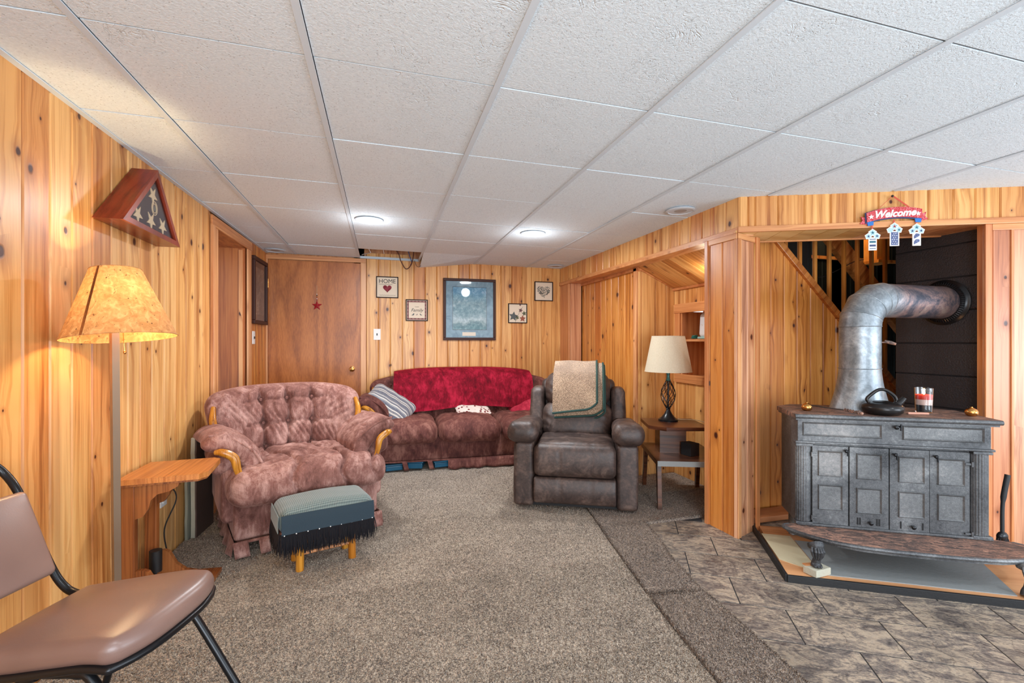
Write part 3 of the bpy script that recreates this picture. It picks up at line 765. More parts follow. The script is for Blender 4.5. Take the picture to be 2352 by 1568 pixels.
# sloping recess ceiling of planks
dz = (1.66-LINT)/(XB-2.17); yy = 3.65
sc_ = struct('ceiling_slope', MB().prism([(2.19, 2.72), (2.55, 2.72), (2.55, 3.66), (2.19, 3.66)], 0, .01).deform(lambda A: np.c_[A[:, 0], A[:, 1], A[:, 2]+LINT+.03+(A[:, 0]-2.17)*dz]), M['pine_trim'])
k = 0
while yy > 2.75:
    w = .115
    mb = MB().box((0, 0, 0), (w-.002, .014, .45), ch=.004)
    o = mb.build('plank', M['pine'], sc_)
    mid = Vector(((2.17+XB)/2, yy-w/2, (LINT+1.66)/2+.008)); ax = Vector((XB-2.17, 0, 1.66-LINT)).normalized()
    nrm = Vector((0, 1, 0)).cross(ax)
    rm = Matrix((Vector((0, 1, 0)), -nrm, ax)).transposed()
    o.matrix_local = Matrix.Translation(mid) @ rm.to_4x4() @ Matrix.Translation((0, 0, 0)); yy -= w; k += 1
MB().box((XB-.012, 3.20, 1.655), (.022, .90, .022), ch=.004).build('cove_moulding', M['pine_trim'], wn)
# moulding along the slope on the side wall
MB().tube([(2.19, 3.645, LINT-.012), (2.54, 3.645, 1.672)], .010, 6).build('cove_moulding', M['pine_trim'], wn)

# pier between recess and stove alcove
PA, PB, PC_, PD = (2.07, 2.335), (2.265, 2.41), (2.255, 2.62), (2.055, 2.60)
pier = struct('wall_pier', MB().prism([(2.09, 2.36), (2.25, 2.425), (2.245, 2.60), (2.075, 2.585)], 0, 2.1), M['pine_trim'])
boards(pier, PD, PA, [0, .035, .145, .265], 0, LINT-.035, M['pine_warm'], .02)
rail(pier, PD, PA, LINT-.035, LINT, .008, M['pine_trim_h'])
stile(pier, PD, (PD[0]+.001, PD[1]-.03), 0, LINT, .012, M['pine_trim'])
boards(pier, PA, PB, [0, .04, .12, .209], 0, LINT-.035, M['pine_pink'], .02)
stile(pier, (PA[0], PA[1]), (PA[0]+.0335, PA[1]+.013), 0, LINT, .008, M['pine_trim'])
rail(pier, PA, PB, LINT-.035, LINT, .008, M['pine_trim_h'])
stile(pier, (2.262, 2.40), (2.30, 2.412), 0, LINT+.0, .010, M['pine_trim'], 'corner_board')

# header over the stove alcove
wh = struct('wall_header', MB().prism([HP(0.02, -.02), HP(2.3, -.02), HP(2.3, -.06), HP(.02, -.06)], LINT+.03, 2.42)
            .prism([HP(1.30, -.02), HP(2.3, -.02), HP(2.3, -.06), HP(1.30, -.06)], 0, LINT+.03), M['pine_trim'])
hs = [0, .05, .09, .217, .362, .504, .631, .757, .886, 1.012, 1.139, 1.247, 1.37, 1.49, 1.62, 1.75, 1.88, 2.01, 2.14, 2.27]
boards(wh, HP(0), HP(2.27), hs, LINT+.03, lambda x, y: cz(x, y)+.012, M['pine'])
rail(wh, HP(-.012), HP(2.27), LINT, LINT+.034, .020, M['pine_trim_h'])
# planked underside of the alcove entrance
for i in range(11):
    a = .13*i-.02; b = a+.127
    MB().prism([HP(a, .0), HP(b, .0), HP(b, -.29), HP(a, -.29)], 0, .014).build('plank', M['pine_pale'] if i < 6 else M['pine_trim'], wh, loc=(0, 0, LINT+.002))  # paler left planks paint reflected light into the wood colour
d = MB().prism([HP(-.02, -.285), HP(1.32, -.285), HP(1.32, -.305), HP(-.02, -.305)], LINT-.004, LINT+.016).build('cove_moulding', M['pine_trim_h'], wh)
MB().prism([HP(-.02, -.305), HP(1.5, -.305), HP(1.5, -.345), HP(-.02, -.345)], LINT+.012, 2.45).build('back_header', M['cavity'], wh)
# wall to the right of the alcove
boards(wh, HP(0), HP(2.27), [1.294, 1.33, 1.428, 1.55, 1.67, 1.80, 1.93, 2.06, 2.19], 0, LINT, M['pine_pink'])
stile(wh, HP(1.290), HP(1.322), 0, LINT, .012, M['pine_trim'], 'corner_board')
stile(wh, HP(1.418), HP(1.432), 0, LINT, .008, M['pine_trim'], 'batten')
rail(wh, HP(1.325), HP(2.27), LINT-.035, LINT, .010, M['pine_trim_h'])

# chimney block wall
wc = struct('wall_chimney', MB().box((3.41, 2.065, 1.25), (.1, .53, 2.5)), M['black_joint'])
cmz = [-.02+.2*i for i in range(13)]
bmx = {}
for i, z in enumerate(cmz):
    cuts = [1.802, 1.87, 2.333] if i % 2 else [1.802, 2.07, 2.333]
    cuts = [1.802, 2.333] if i in (3, 4, 5, 6) and False else cuts
    for a, b in zip(cuts[:-1], cuts[1:]):
        if i in (3, 4, 5, 6, 7, 8) and a == 1.802: continue
        aa = 1.802 if i in (3, 4, 5, 6, 7, 8) else a
        key = (round(b-aa, 3))
        if key not in bmx:
            mb = MB().box((0, 0, 0), (.05, b-aa-.006, .194), ch=.005); me = bpy.data.meshes.new('block'); me.from_pydata(mb.v, [], mb.f); me.materials.append(M['block']); me.update(); bmx[key] = me
        put(bmx[key], 'block', wc, (3.378-.002*((i*7) % 3)/3, (aa+b)/2, z+.1))

# stair behind the alcove
YS = 2.66
ws = struct('wall_stair', MB().prism([(2.26, 0), (2.26, 2.2), (2.4, 2.2), (3.9, .80), (4.15, .57), (4.15, 0)], 0, .03, Mrow((0, YS+.05, 0), (1, 0, 0), (0, 0, 1), (0, -1, 0))), M['stain'])
seams = [2.27, 2.40, 2.525, 2.639, 2.757, 2.871, 2.994, 3.112, 3.232, 3.35, 3.47, 3.59, 3.71, 3.83, 3.95, 4.07]
def stz(x): return 1.909-.932*(x-2.677)
for a, b in zip(seams[:-1], seams[1:]):
    za, zb = min(stz(a), 2.2), min(stz(b), 2.2); g = .005; w = b-a-.004
    prof = [(-w/2, 0), (-w/2, -.013), (-w/2+g, -.018), (w/2-g, -.018), (w/2, -.013), (w/2, 0)]
    mb = MB().prism(prof, 0, 1)
    def fn(A, za=za, zb=zb, w=w):
        t = (A[:, 0]+w/2)/w; A[:, 2] = np.where(A[:, 2] > .5, za+(zb-za)*t, 0); return A
    mb.deform(fn).build('board', M['pine_warm'], ws, loc=((a+b)/2, YS+.018, 0))
ax = Vector((1, 0, -.932)).normalized(); pr = Vector((.932, 0, 1)).normalized()
def beam(name, x0, x1, y, depth, hgt, lift, mat, par, base=stz):
    p0 = Vector((x0, y, base(x0)+lift)); p1 = Vector((x1, y, base(x1)+lift)); L = (p1-p0).length
    mb = MB().box((0, 0, 0), (L, depth, hgt), ch=.004); o = mb.build(name, mat, par)
    o.matrix_local = Matrix.Translation((p0+p1)/2) @ Matrix((ax, Vector((0, 1, 0)), pr)).transposed().to_4x4(); return o
beam('stringer', 2.35, 4.1, YS+.0, .05, .045, .0, M['stain'], ws)
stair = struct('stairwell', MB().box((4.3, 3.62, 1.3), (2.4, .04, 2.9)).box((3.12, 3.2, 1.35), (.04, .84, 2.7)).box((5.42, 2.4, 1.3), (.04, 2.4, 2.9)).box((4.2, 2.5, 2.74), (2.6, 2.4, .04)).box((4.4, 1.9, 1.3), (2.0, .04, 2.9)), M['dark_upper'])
boards(stair, (3.3, 3.60), (5.4, 3.60), even(2.1, .125), .5, 2.0, M['stain'])
MB().box((4.3, 3.58, 2.015), (2.2, .03, .03)).build('wall_cap', M['stain'], stair)
for i in range(19): MB().box((3.36+.11*i, 3.59, 2.36), (.012, .012, .66)).build('upper_batten', M['black_matte'], stair)
for i, x in enumerate((2.80, 2.929, 3.069, 3.204, 3.346, 3.478, 3.622, 3.76)):
    z0 = stz(x)-.02; z1 = 2.68
    bx = MB().box((0, 0, (z1-z0)/2), (.026, .020, z1-z0), ch=.003)
    bx.build('baluster', M['pine_warm'], stair, loc=(x, YS+.03, z0))
beam('upper_stringer', 3.20, 4.15, YS+.15, .05, .13, .74, M['stain'], stair)
MB().box((3.72, 2.50, 1.05), (.05, .04, .95), ch=.004).build('newel_post', M['stain'], stair)
MB().box((4.30, 3.15, 2.05), (.15, .12, .28), ch=.004).box((4.30, 3.14, 1.90), (.18, .15, .025)).build('wall_box', M['pine_warm'], stair)
wire = MB().tube(interp([(2.75, 2.78, 1.78), (2.95, 2.72, 1.69), (3.15, 2.72, 1.67), (3.3, 2.72, 1.72), (3.5, 2.74, 1.80), (3.62, 2.75, 1.83)], 8), .003, 6)
tag(wire.build('wire', M['cord_black'], smooth=True), 'thin dark wire strung across the stair balusters', 'wire')

# fitted carpet (main field and the loose strips along its right edge)
main = [(LX(-1.5)+.01, -1.5), (1.12, -1.5), (1.075, .9), (1.117, 1.371), (1.144, 1.605), (1.192, 1.92), (1.29, 2.473), (1.368, 2.87), (1.42, 3.15), (2.54, 3.15), (2.54, 3.64), (2.17, 3.64), (2.17, 5.1), (LX(5.1)+.01, 5.1)]
def fuzzy(mb, name, label, zt, mt='carpet'):
    o = mb.build(name, M[mt]); return tag(o, label, 'carpet')
s1 = [(1.32, 1.90), (1.462, 1.87), (1.516, 2.185), (1.612, 2.476), (1.646, 2.676), (2.045, 2.68), (2.54, 2.70), (2.54, 3.145), (1.425, 3.145), (1.376, 2.865), (1.298, 2.468), (1.20, 1.915)]
s2 = [(1.09, -1.5), (1.35, -1.5), (1.39, 1.1), (1.44, 1.585), (1.462, 1.862), (1.196, 1.885), (1.155, 1.60), (1.128, 1.37), (1.086, .9)]
cm = fuzzy(MB().prism(main, 0.0, .012), 'carpet', 'wall to wall speckled brown and beige pile carpet under the seating', .012)
c1 = fuzzy(MB().prism(s1, 0.0, .019), 'carpet_strip', 'loose carpet strip running from beside the recliner back under the side table', .019, 'carpet_dark')
c2 = fuzzy(MB().prism(s2, 0.0, .021), 'carpet_strip', 'near loose carpet strip meeting the stone look tiles in the foreground', .021, 'carpet_dark')
def in_poly(P, poly):
    x, y = P[:, 0], P[:, 1]; c = np.zeros(len(P), bool); n = len(poly)
    for i in range(n):
        (ax_, ay), (bx, by) = poly[i], poly[i-1]
        if ay == by: continue
        c ^= ((ay > y) != (by > y)) & (x < (bx-ax_)*(y-ay)/(by-ay)+ax_)
    return c
def pile(poly, z, par, mat, name, bands, edge=0):
    pts = []
    xs = [p[0] for p in poly]
    for y0, y1, dens in bands:
        n = int((max(xs)-min(xs))*(y1-y0)*dens); Q = np.c_[rng.uniform(min(xs), max(xs), n), rng.uniform(y0, y1, n)]
        pts.append(Q[in_poly(Q, poly)])
    for i in range(len(poly)):
        a, b = np.array(poly[i-1]), np.array(poly[i]); L = np.linalg.norm(b-a); m = int(L*edge)
        if m: t = rng.uniform(0, 1, m)[:, None]; pts.append((a+(b-a)*t+rng.normal(0, .003, (m, 2)))[:, :2])
    P = np.concatenate(pts); n = len(P)
    a = rng.uniform(0, 2*pi, n); h = rng.uniform(.006, .011, n); w = rng.uniform(.0012, .0024, n); ln = rng.uniform(0, .007, n); b = rng.uniform(0, 2*pi, n)
    dx, dy = np.cos(a)*w, np.sin(a)*w; lx_, ly_ = np.cos(b)*ln, np.sin(b)*ln
    zb = np.full(n, z-.003)
    V = np.stack([np.c_[P[:, 0]-dx, P[:, 1]-dy, zb], np.c_[P[:, 0]+dx, P[:, 1]+dy, zb], np.c_[P[:, 0]+dx*.6+lx_, P[:, 1]+dy*.6+ly_, zb+h], np.c_[P[:, 0]-dx*.6+lx_, P[:, 1]-dy*.6+ly_, zb+h]], 1).reshape(-1, 3)
    me = bpy.data.meshes.new(name); me.vertices.add(4*n); me.vertices.foreach_set('co', V.ravel())
    me.loops.add(4*n); me.loops.foreach_set('vertex_index', np.arange(4*n)); me.polygons.add(n)
    me.polygons.foreach_set('loop_start', np.arange(n)*4); me.update(calc_edges=True); me.validate()
    me.materials.append(mat); o = bpy.data.objects.new(name, me); COL.objects.link(o); o.parent = par; o['kind'] = 'stuff'
NB = [(.9, 1.6, 42000), (1.6, 2.3, 26000), (2.3, 3.2, 12000), (3.2, 4.3, 5000)]
pile(main, .012, cm, M['carpet'], 'pile', NB, 0)
pile([p for p in s1], .019, c1, M['carpet_dark'], 'pile', [(1.8, 2.7, 24000), (2.7, 3.15, 9000)], 900)
pile([p for p in s2], .021, c2, M['carpet_dark'], 'pile', [(.7, 1.9, 42000)], 1100)
# ------------------------------------------------------------ seating
def frame(o, ang):
    a = R(ang); return (o[0], o[1], 0), a
def wob(A, amp, f=9.0, ph=0.0):
    x, y, z = A[:, 0], A[:, 1], A[:, 2]
    return amp*(np.sin(f*x+2.1*np.sin(f*.7*z+ph)+ph)*.5+np.sin(f*1.9*z+1.3*np.sin(f*1.3*y)+ph*2)*.3+np.sin(f*2.6*y+f*1.1*x+ph*3)*.3)
def upholstered(root, W, seats, mat, wood, btn_rows, btn_cols, depth=.80, arms=True, bh=.88, topw=.53, armx=None, seatmat=None, arch=.06, seatz=.375, bx0=0.0, skirt0=0.0, arm_in=.0):
    """rolled arm tufted seat. local x across, y to the back, z up; front of the base at y=0"""
    hb = W/2; ax_ = armx or hb
    # base and its skirt
    MB().rbox((0, depth/2+.01, .195), (W-.02, depth-.04, .23), .03, .06, lambda A, h: A+np.c_[0*A[:, 0], wob(A, .004, 14), 0*A[:, 0]]).build('base', mat, root, smooth=True)
    MB().tube([(-hb, -.008, .095), (hb, -.008, .095)], .008, 8).build('piping', mat, root, smooth=True)
    nf = int(W*26)
    def sk(u, v):
        x = -hb+W*u; d = .012*math.sin(x*46+1.5*math.sin(x*9))+.010*math.sin(x*19)
        return (x, -.012-.018*v*(1+math.sin(x*23))*.6+d*v, .095-.083*v-(.0 if v < 1 else .004*math.sin(x*31)))
    MB().sheet(lambda u, v: sk(skirt0+(1-skirt0)*u, v), nf*2, 4, .004).build('skirt', mat, root, smooth=True, angle=180)
    if skirt0 > 0:
        for a, b in (((0, .03), (.14, .165), (.27, .295)) if seats > 1 else ((0, .09), (.15, .215), (.5, .56))): MB().sheet(lambda u, v, a=a, b=b: sk(a+(b-a)*u+.012*v, v*.95), 6, 4, .004).build('skirt_strip', mat, root, smooth=True, angle=180)
    for s in (-1, 1):
        def sks(u, v, s=s):
            y = .02+.70*u; d = .010*math.sin(y*40)
            return (s*(hb-.005+.02*v)+d*v, y, .095-.083*v)
        MB().sheet(sks, 30, 3, .004).build('skirt', mat, root, smooth=True, angle=180)
    # seat cushions with puffed, pulled fronts
    cw = (W+.06)/seats
    for i in range(seats):
        cx = -(W+.06)/2+cw*(i+.5)
        def fn(A, h, i=i):
            x, y, z = A[:, 0]/h[0], A[:, 1]/h[1], A[:, 2]/h[2]
            top = np.clip(z, 0, 1)
            A = A.copy()
            A[:, 2] += top*.035*(1-x**2)*(1-np.clip(y, -1, 1)**2*.5)
            A[:, 1] -= np.clip(-y, 0, 1)**2*.03*(1-x**4)
            if seats == 1:
                for bx, kk in ((-.14, .6), (.13, 1.0), (.31, .8)):
                    crease = kk*np.exp(-((A[:, 0]-bx+.05*np.sin(A[:, 1]*7)+.02*np.sin(A[:, 2]*30))/.013)**2)
                    A[:, 2] -= crease*.046*top; A[:, 1] += crease*.040*np.clip(-y, 0, 1)
                for bx, by in ((-.17, .05), (.15, .05), (0, -.12), (-.30, -.1), (.32, -.1)):
                    A[:, 2] -= top*.045*np.exp(-(((A[:, 0]-bx)/.045)**2+((A[:, 1]-by)/.045)**2))
            else:
                pull = np.sin(A[:, 0]*70+3*np.sin(A[:, 2]*20+i))*np.clip(-y, 0, 1)*(.003+.004*np.abs(x))
                A[:, 1] += pull
                for bx in (-.10, .10):
                    A[:, 2] -= top*.022*np.exp(-(((A[:, 0]-bx)/.05)**2+((A[:, 1]-.12)/.06)**2))
            A[:, 2] += wob(A, .004, 20, i)+top*.003*np.sin(A[:, 0]*90+7*np.sin(A[:, 1]*12+A[:, 0]*6))
            return A
        fm = seatmat or mat
        MB().rbox((cx, .27, seatz), (cw-.004, .68, .19), .085, .013, fn).build('seat_cushion', fm, root, smooth=True, angle=180)
    # back: arched, winged, leaning, deeply buttoned
    bw = 2*topw
    bz = (bh-.36)
    bts = []
    for r in range(btn_rows):
        for c in range(btn_cols):
            bx = (c-(btn_cols-1)/2)*(.165 if btn_cols < 5 else (W*.86)/(btn_cols-1)); zz = .20-r*.15
            bts.append((bx, zz-.03))
    def shape(A):
        """back frame space -> local"""
        x, y, z = A[:, 0].copy(), A[:, 1].copy(), A[:, 2].copy()
        t = (z+bz/2)/bz
        k = (hb-.02)/topw+(1-(hb-.02)/topw)*np.clip(t, 0, 1)**.8
        xn = x/topw
        X = x*k+bx0
        Y = y+.575+.15*t-.13*np.abs(xn)**3*(.6+.4*t)
        Z = z+.36+bz/2-arch*np.abs(xn)**3*np.clip(t, 0, 1)*(1 if z is not None else 1)
        return np.c_[X, Y, Z]
    def fb(A, h):
        x, y, z = A[:, 0], A[:, 1].copy(), A[:, 2]
        frt = np.clip(-y/h[1], 0, 1)
        puff = .028*(1-(x/h[0])**6)*(1-(z/h[2])**4)
        dy = -puff*frt
        for bx, bzz in bts:
            r2 = ((x-bx)/.035)**2+((z-bzz)/.035)**2
            dy += frt*.045*np.exp(-r2)
        cols = sorted(set(b[0] for b in bts))
        for bx in cols:
            dy += frt*.034*np.exp(-((x-bx-.006*np.sin(z*22))/.010)**2)*(np.abs(z) < bz/2)
        for bzz in sorted(set(b[1] for b in bts)):
            dy += frt*.012*np.exp(-((z-bzz-.004*np.sin(x*30))/.010)**2)*(np.abs(x) < max(cols)+.12)
        dy += frt*(.008*np.sin(x*75+3*np.sin(z*12))*np.clip(z/h[2], 0, 1)+.004*np.sin(x*130+9*np.sin(z*14+x*5)))
        B = A.copy(); B[:, 1] = y+dy
        return shape(B)
    MB().rbox((0, 0, 0), (bw, .20, bz), .085, .011 if W < 1.2 else .018, fb).build('backrest', mat, root, smooth=True, angle=180)
    bmx_ = MB().ball((0, 0, 0), .011, 5, (1, .6, 1))
    me = None
    for bx, bzz in bts:
        p = shape(np.array([[bx, -.085, bzz]]))[0]
        if me is None: me = bmx_.build('button', mat, root, smooth=True, loc=tuple(p))
        else: inst(me, 'button', root, tuple(p))
    # arms
    for s in (-1, 1):
        def fa(A, h, s=s):
            x, y, z = A[:, 0], A[:, 1], A[:, 2]; A = A.copy()
            A[:, 2] += -.05*(x/h[0])**2+.02*(1-(y/h[1])**2)
            A[:, 2] += wob(A, .006, 16, s)
            A[:, 1] += .02*np.sin(x/h[0]*2)
            for bx, by in ((-.04, -.08), (.07, -.02), (-.02, .1)):
                A[:, 2] -= np.clip(z/h[2], 0, 1)*.022*np.exp(-(((x-bx)/.03)**2+((y-by)/.035)**2))
            return A
        rot = Matrix.Translation((s*(hb+.005-arm_in), .33, .565)) @ Matrix.Rotation(R(-38*s), 4, 'Y') @ Matrix.Rotation(R(-4), 4, 'X')
        MB().rbox((0, 0, 0), (.34, .54, .13), .060, .022, fa, rot).build('arm_pad', mat, root, smooth=True, angle=180)
        path = [rot @ Vector((.168*k/10, -.268+.01*(abs(k)/10)**3, .040-.05*(k/10)**2)) for k in range(-10, 11)]
        MB().tube(path, .007, 8).build('piping', mat, root, smooth=True)
        MB().rbox((s*(hb-.005), .40, .33), (.10, .62, .32), .04, .05).build('arm_side', mat, root, smooth=True)
        # underside of the scroll
        MB().rbox((s*(hb+.035), .34, .50), (.12, .50, .12), .05, .04, None).build('arm_roll', mat, root, smooth=True)
        wp = interp([(s*(hb+.105-arm_in), .035, .588), (s*(hb+.075-arm_in), .015, .588), (s*(hb+.025-arm_in), .008, .555), (s*(hb-.02), .004, .495), (s*(hb-.035), .008, .42), (s*(hb-.03), .02, .36)], 6)
        n = len(wp); rr = [.009+.013*math.sin(pi*min(1, (i+2)/(n*.8)))**.8 if i < n*.75 else .016-.009*(i-n*.75)/(n*.25) for i in range(n)]
        w = MB().tube(wp, rr, 10).tube([p+Vector((s*-.012, -.012, .008)) for p in wp[2:-4]], [q*.45 for q in rr[2:-4]], 8)
        w.build('carved_arm_trim', wood, root, smooth=True)
        q = shape(np.array([[s*(topw-.045), -.10, bz*.36], [s*(topw-.025), -.115, bz*.20], [s*(topw-.03), -.11, 0], [s*(topw-.05), -.10, -bz*.22], [s*(topw-.06), -.09, -bz*.34]]))
        wp = interp([tuple(v+np.array([0, -.005, 0])) for v in q], 5); n = len(wp)
        rr = [.009+.013*math.sin(pi*min(1, (i+1)/n))**.6 for i in range(n)]
        MB().tube(wp, rr, 10).build('carved_back_trim', wood, root, smooth=True)

arm = thing('tufted_armchair', 'wide mauve velvet armchair with carved wooden arm trim beside the side table', 'armchair', (-.382, 2.946, .012), R(21))
upholstered(arm, .82, 1, M['mauve'], M['gold_wood'], 3, 3, topw=.49, bh=.885, bx0=-.025, arm_in=.03, skirt0=.80)
sofa = thing('tufted_sofa', 'long mauve velvet three seat sofa against the back wall under the pictures', 'sofa', (.80, 4.275, .012), R(-2.5))
upholstered(sofa, 1.72, 3, M['mauve_dark'], M['gold_wood'], 3, 9, topw=.95, bh=.865, depth=.78, arch=.10, seatz=.345, skirt0=.38)

# recliner
rec = thing('recliner', 'brown leather recliner with a folded fleece blanket over its back', 'recliner', (1.285, 2.975, .012), R(-25.5))
L_ = M['leather']
for s in (-1, 1):
    MB().rbox((s*.356, .37, .250), (.145, .76, .45), .03, .06, lambda A, h: A+np.c_[wob(A, .003, 12), 0*A[:, 0], 0*A[:, 0]]).build('arm_side', L_, rec, smooth=True)
    def fp(A, h, s=s):
        x, y, z = A[:, 0]/h[0], A[:, 1]/h[1], A[:, 2]/h[2]; A = A.copy()
        bul = np.exp(-((y+.75)/.45)**2)
        A[:, 0] *= 1+.12*bul; A[:, 2] += .018*bul*np.clip(z+.3, 0, 1)
        A[:, 2] += .004*np.sin(A[:, 0]*110+3*np.sin(A[:, 1]*18))*np.clip(np.abs(x), 0, 1)*bul
        A[:, 2] -= .03*np.clip(y, 0, 1)
        return A
    MB().rbox((s*.362, .27, .535), (.195, .66, .130), .062, .018, fp, Matrix.Translation((0, 0, 0)) ).build('arm_pad', L_, rec, smooth=True, angle=180)
    def fw(A, h, s=s):
        A = A.copy(); t = (A[:, 2]+h[2])/(2*h[2]); A[:, 1] += .16*t; A[:, 0] += -s*.0+wob(A, .002, 14)
        return A
    MB().rbox((s*.325, .52, .595), (.115, .20, .42), .045, .035, fw).build('back_wing', L_, rec, smooth=True, angle=180)
def fseat(A, h):
    y = A[:, 1]/h[1]; A = A.copy(); A[:, 2] += .018*(1-(A[:, 0]/h[0])**2)*(A[:, 2] > 0)
    for bx in (-.10, .11): A[:, 2] -= .004*np.exp(-((A[:, 0]-bx)/.006)**2)*(A[:, 2] > 0)
    A[:, 2] += wob(A, .002, 25); return A
MB().rbox((0, .25, .365), (.565, .56, .20), .06, .02, fseat).build('seat', L_, rec, smooth=True, angle=180)
def ffoot(A, h):
    A = A.copy(); f = A[:, 1] < 0
    A[:, 1] -= f*(.022*(1-(A[:, 2]/h[2])**2))
    for bx in (-.10, .11): A[:, 1] += f*.004*np.exp(-((A[:, 0]-bx)/.005)**2)
    return A
MB().rbox((0, .005, .355), (.56, .10, .225), .045, .016, ffoot).build('footrest_panel', L_, rec, smooth=True, angle=180)
MB().rbox((0, .012, .150), (.56, .09, .180), .016, .016, ffoot).build('footrest_panel', L_, rec, smooth=True, angle=180)
def fback(low):
    def f(A, h):
        A = A.copy(); x, z = A[:, 0]/h[0], A[:, 2]/h[2]; fr = np.clip(-A[:, 1]/h[1], 0, 1)
        A[:, 1] -= fr*.05*(1-x**2*.6)*(1-z**2*.7)
        edge = np.clip(np.abs(x)-.55, 0, 1)*2
        A[:, 1] += fr*edge*.006*np.sin(A[:, 2]*95+2*np.sin(A[:, 0]*30))
        A[:, 2] += fr*.003*np.sin(A[:, 0]*80)*np.abs(z)
        t = A[:, 2]+(0 if low else .25); A[:, 1] += .36*t; return A
    return f
MB().rbox((0, .53, .555), (.55, .20, .27), .085, .018, fback(True)).build('lumbar_cushion', L_, rec, smooth=True, angle=180)
MB().rbox((0, .57, .785), (.53, .22, .28), .10, .018, fback(False)).build('head_cushion', L_, rec, smooth=True, angle=180)
MB().rbox((0, .74, .56), (.62, .12, .60), .05, .06, lambda A, h: A+np.c_[0*A[:, 0], .25*A[:, 2], 0*A[:, 0]]).build('back_shell', L_, rec, smooth=True)
MB().box((0, .36, .045), (.62, .62, .05)).build('under_frame', M['black_matte'], rec)

# folded fleece blanket on the recliner
Mrec = Matrix.Translation((1.285, 2.975, .012)) @ Matrix.Rotation(R(-25.5), 4, 'Z')
bl = thing('folded_blanket', 'beige fleece blanket with dark green binding folded over the recliner back', 'blanket', (1.285, 2.975, .012), R(-25.5))
def drape(x0, x1, off, zb, zr, name, skew=0.0):
    # profile from the rear, over the top, down the front
    prof = [(.78, .70), (.785, .86), (.765, .965), (.72, 1.005), (.66, 1.01), (.60, .995), (.535, .955), (.485, .88), (.455, .80), (.435, .72), (.425, zb)]
    pts = interp([(0, y, z) for y, z in prof], 4)
    def fn(u, v):
        k = v*(len(pts)-1); i = int(min(k, len(pts)-2)); p = pts[i].lerp(pts[i+1], k-i)
        x = x0+(x1-x0)*u; y = p.y; z = p.z
        rn = Vector((0, -1, .3)) if v > .45 else Vector((0, .2, 1)) if v > .2 else Vector((0, 1, 0))
        rn.normalize(); o = off+.003*math.sin(x*25+v*9)
        corner = .04*max(0, (u-.75)/.25)**2*max(0, (v-.8)/.2)
        z += (zr*(u)+corner)*(max(0, v-.75)/.25)
        return (x, y+rn.y*o, z+rn.z*o-.045)
    MB().sheet(fn, 26, 50, -.014).build(name, M['sherpa'], bl, smooth=True, angle=60)
    e = [Vector(fn(u/20, 1.0))+Vector((0, -.007, -.002)) for u in range(21)]
    r_ = [Vector(fn(1.0, 1-v/30*.75))+Vector((.002, -.007, 0)) for v in range(31)]
    MB().tube(e, .008, 8).tube(r_, .008, 8).build('binding', M['green_trim'], bl, smooth=True)
drape(-.15, .215, .012, .600, .035, 'blanket_layer')
drape(-.17, .205, .032, .625, .03, 'blanket_layer')
drape(-.185, .155, .052, .655, .045, 'blanket_layer')

# throw and cushions on the sofa
Ms = Matrix.Translation((.80, 4.275, .012)) @ Matrix.Rotation(R(-2.5), 4, 'Z')
def fthrow(u, v):
    x = -.70+1.43*u
    prof = [(.845, .74), (.845, .84), (.825, .888), (.75, .905), (.64, .90), (.55, .86), (.497, .77), (.463, .66), (.438, .56), (.428, .50)]
    k = v*(len(prof)-1); i = int(min(k, len(prof)-2)); a, b = prof[i], prof[i+1]; t = k-i
    y = a[0]+(b[0]-a[0])*t; z = a[1]+(b[1]-a[1])*t
    y -= .010*math.sin(x*14+2*math.sin(v*4))*v+.13*abs(x/.95)**3*(.6+.4*(z-.36)/.5)*(1 if v > .35 else .5)
    z -= .09*(abs(x)/.95)**3*(1 if v < .6 else .3)
    z += (.02*math.sin(x*5+1))*(v > .95)
    if abs(x+.44) < .012: y += .012
    return tuple(Ms @ Vector((x, y, z)))
tag(MB().sheet(fthrow, 90, 40, -.012).build('throw_blanket', M['red_throw'], smooth=True, angle=60), 'crushed crimson velvet throw draped along the top of the sofa back', 'throw')
def pillow(name, label, size, th_, mat, loc, rot, cat='pillow'):
    def f(A, h):
        x, z = A[:, 0]/h[0], A[:, 1]/h[1]; A = A.copy()
        k = (1-x**4)*(1-z**4); A[:, 2] *= .18+.82*np.clip(k, 0, 1)**.6
        c = np.abs(x*z); A[:, 0] *= 1+.05*c; A[:, 1] *= 1+.05*c
        A[:, 2] += .003*np.sin(A[:, 0]*50+A[:, 1]*30); return A
    o = MB().rbox((0, 0, 0), (size[0], size[1], th_), th_*.45, .02, f).build(name, mat, smooth=True, angle=180)
    o.location = loc; o.rotation_euler = rot; return tag(o, label, cat)
pillow('striped_pillow', 'navy and white striped pillow leaning against the left arm of the sofa', (.44, .36), .13, M['stripes'], (.085, 4.58, .595), (R(24), R(33), R(-12)))
pillow('patterned_pillow', 'small white pillow with dark red print lying on the middle sofa cushion', (.34, .22), .06, M['dots'], (.90, 4.69, .500), (R(20), 0, R(2)))
pillow('red_pillow', 'small plain rose red pillow at the right end of the sofa seat', (.30, .26), .08, M['red_pillow'], (1.45, 4.64, .515), (R(20), R(-28), 0))
for i, (x, w, z) in enumerate(((.10, .15, .03), (.325, .13, .045), (.54, .15, .035))):
    o = MB().box((0, 0, .02+z/2), (w, .22, .03+z*.4), ch=.008).box((0, 0, .045+z*.7), (w+.02, .24, .012), ch=.003).build('storage_tub', M['blue_plastic'], loc=(x, 4.43, .012), rz=R((8, -14, 6)[i]))
    tag(o, ('blue plastic lid showing under the left end of the sofa', 'blue plastic lid tilted in the middle of those under the sofa', 'blue plastic lid under the sofa, nearest to the recliner')[i], 'tub', 'blue tubs stored under the sofa')
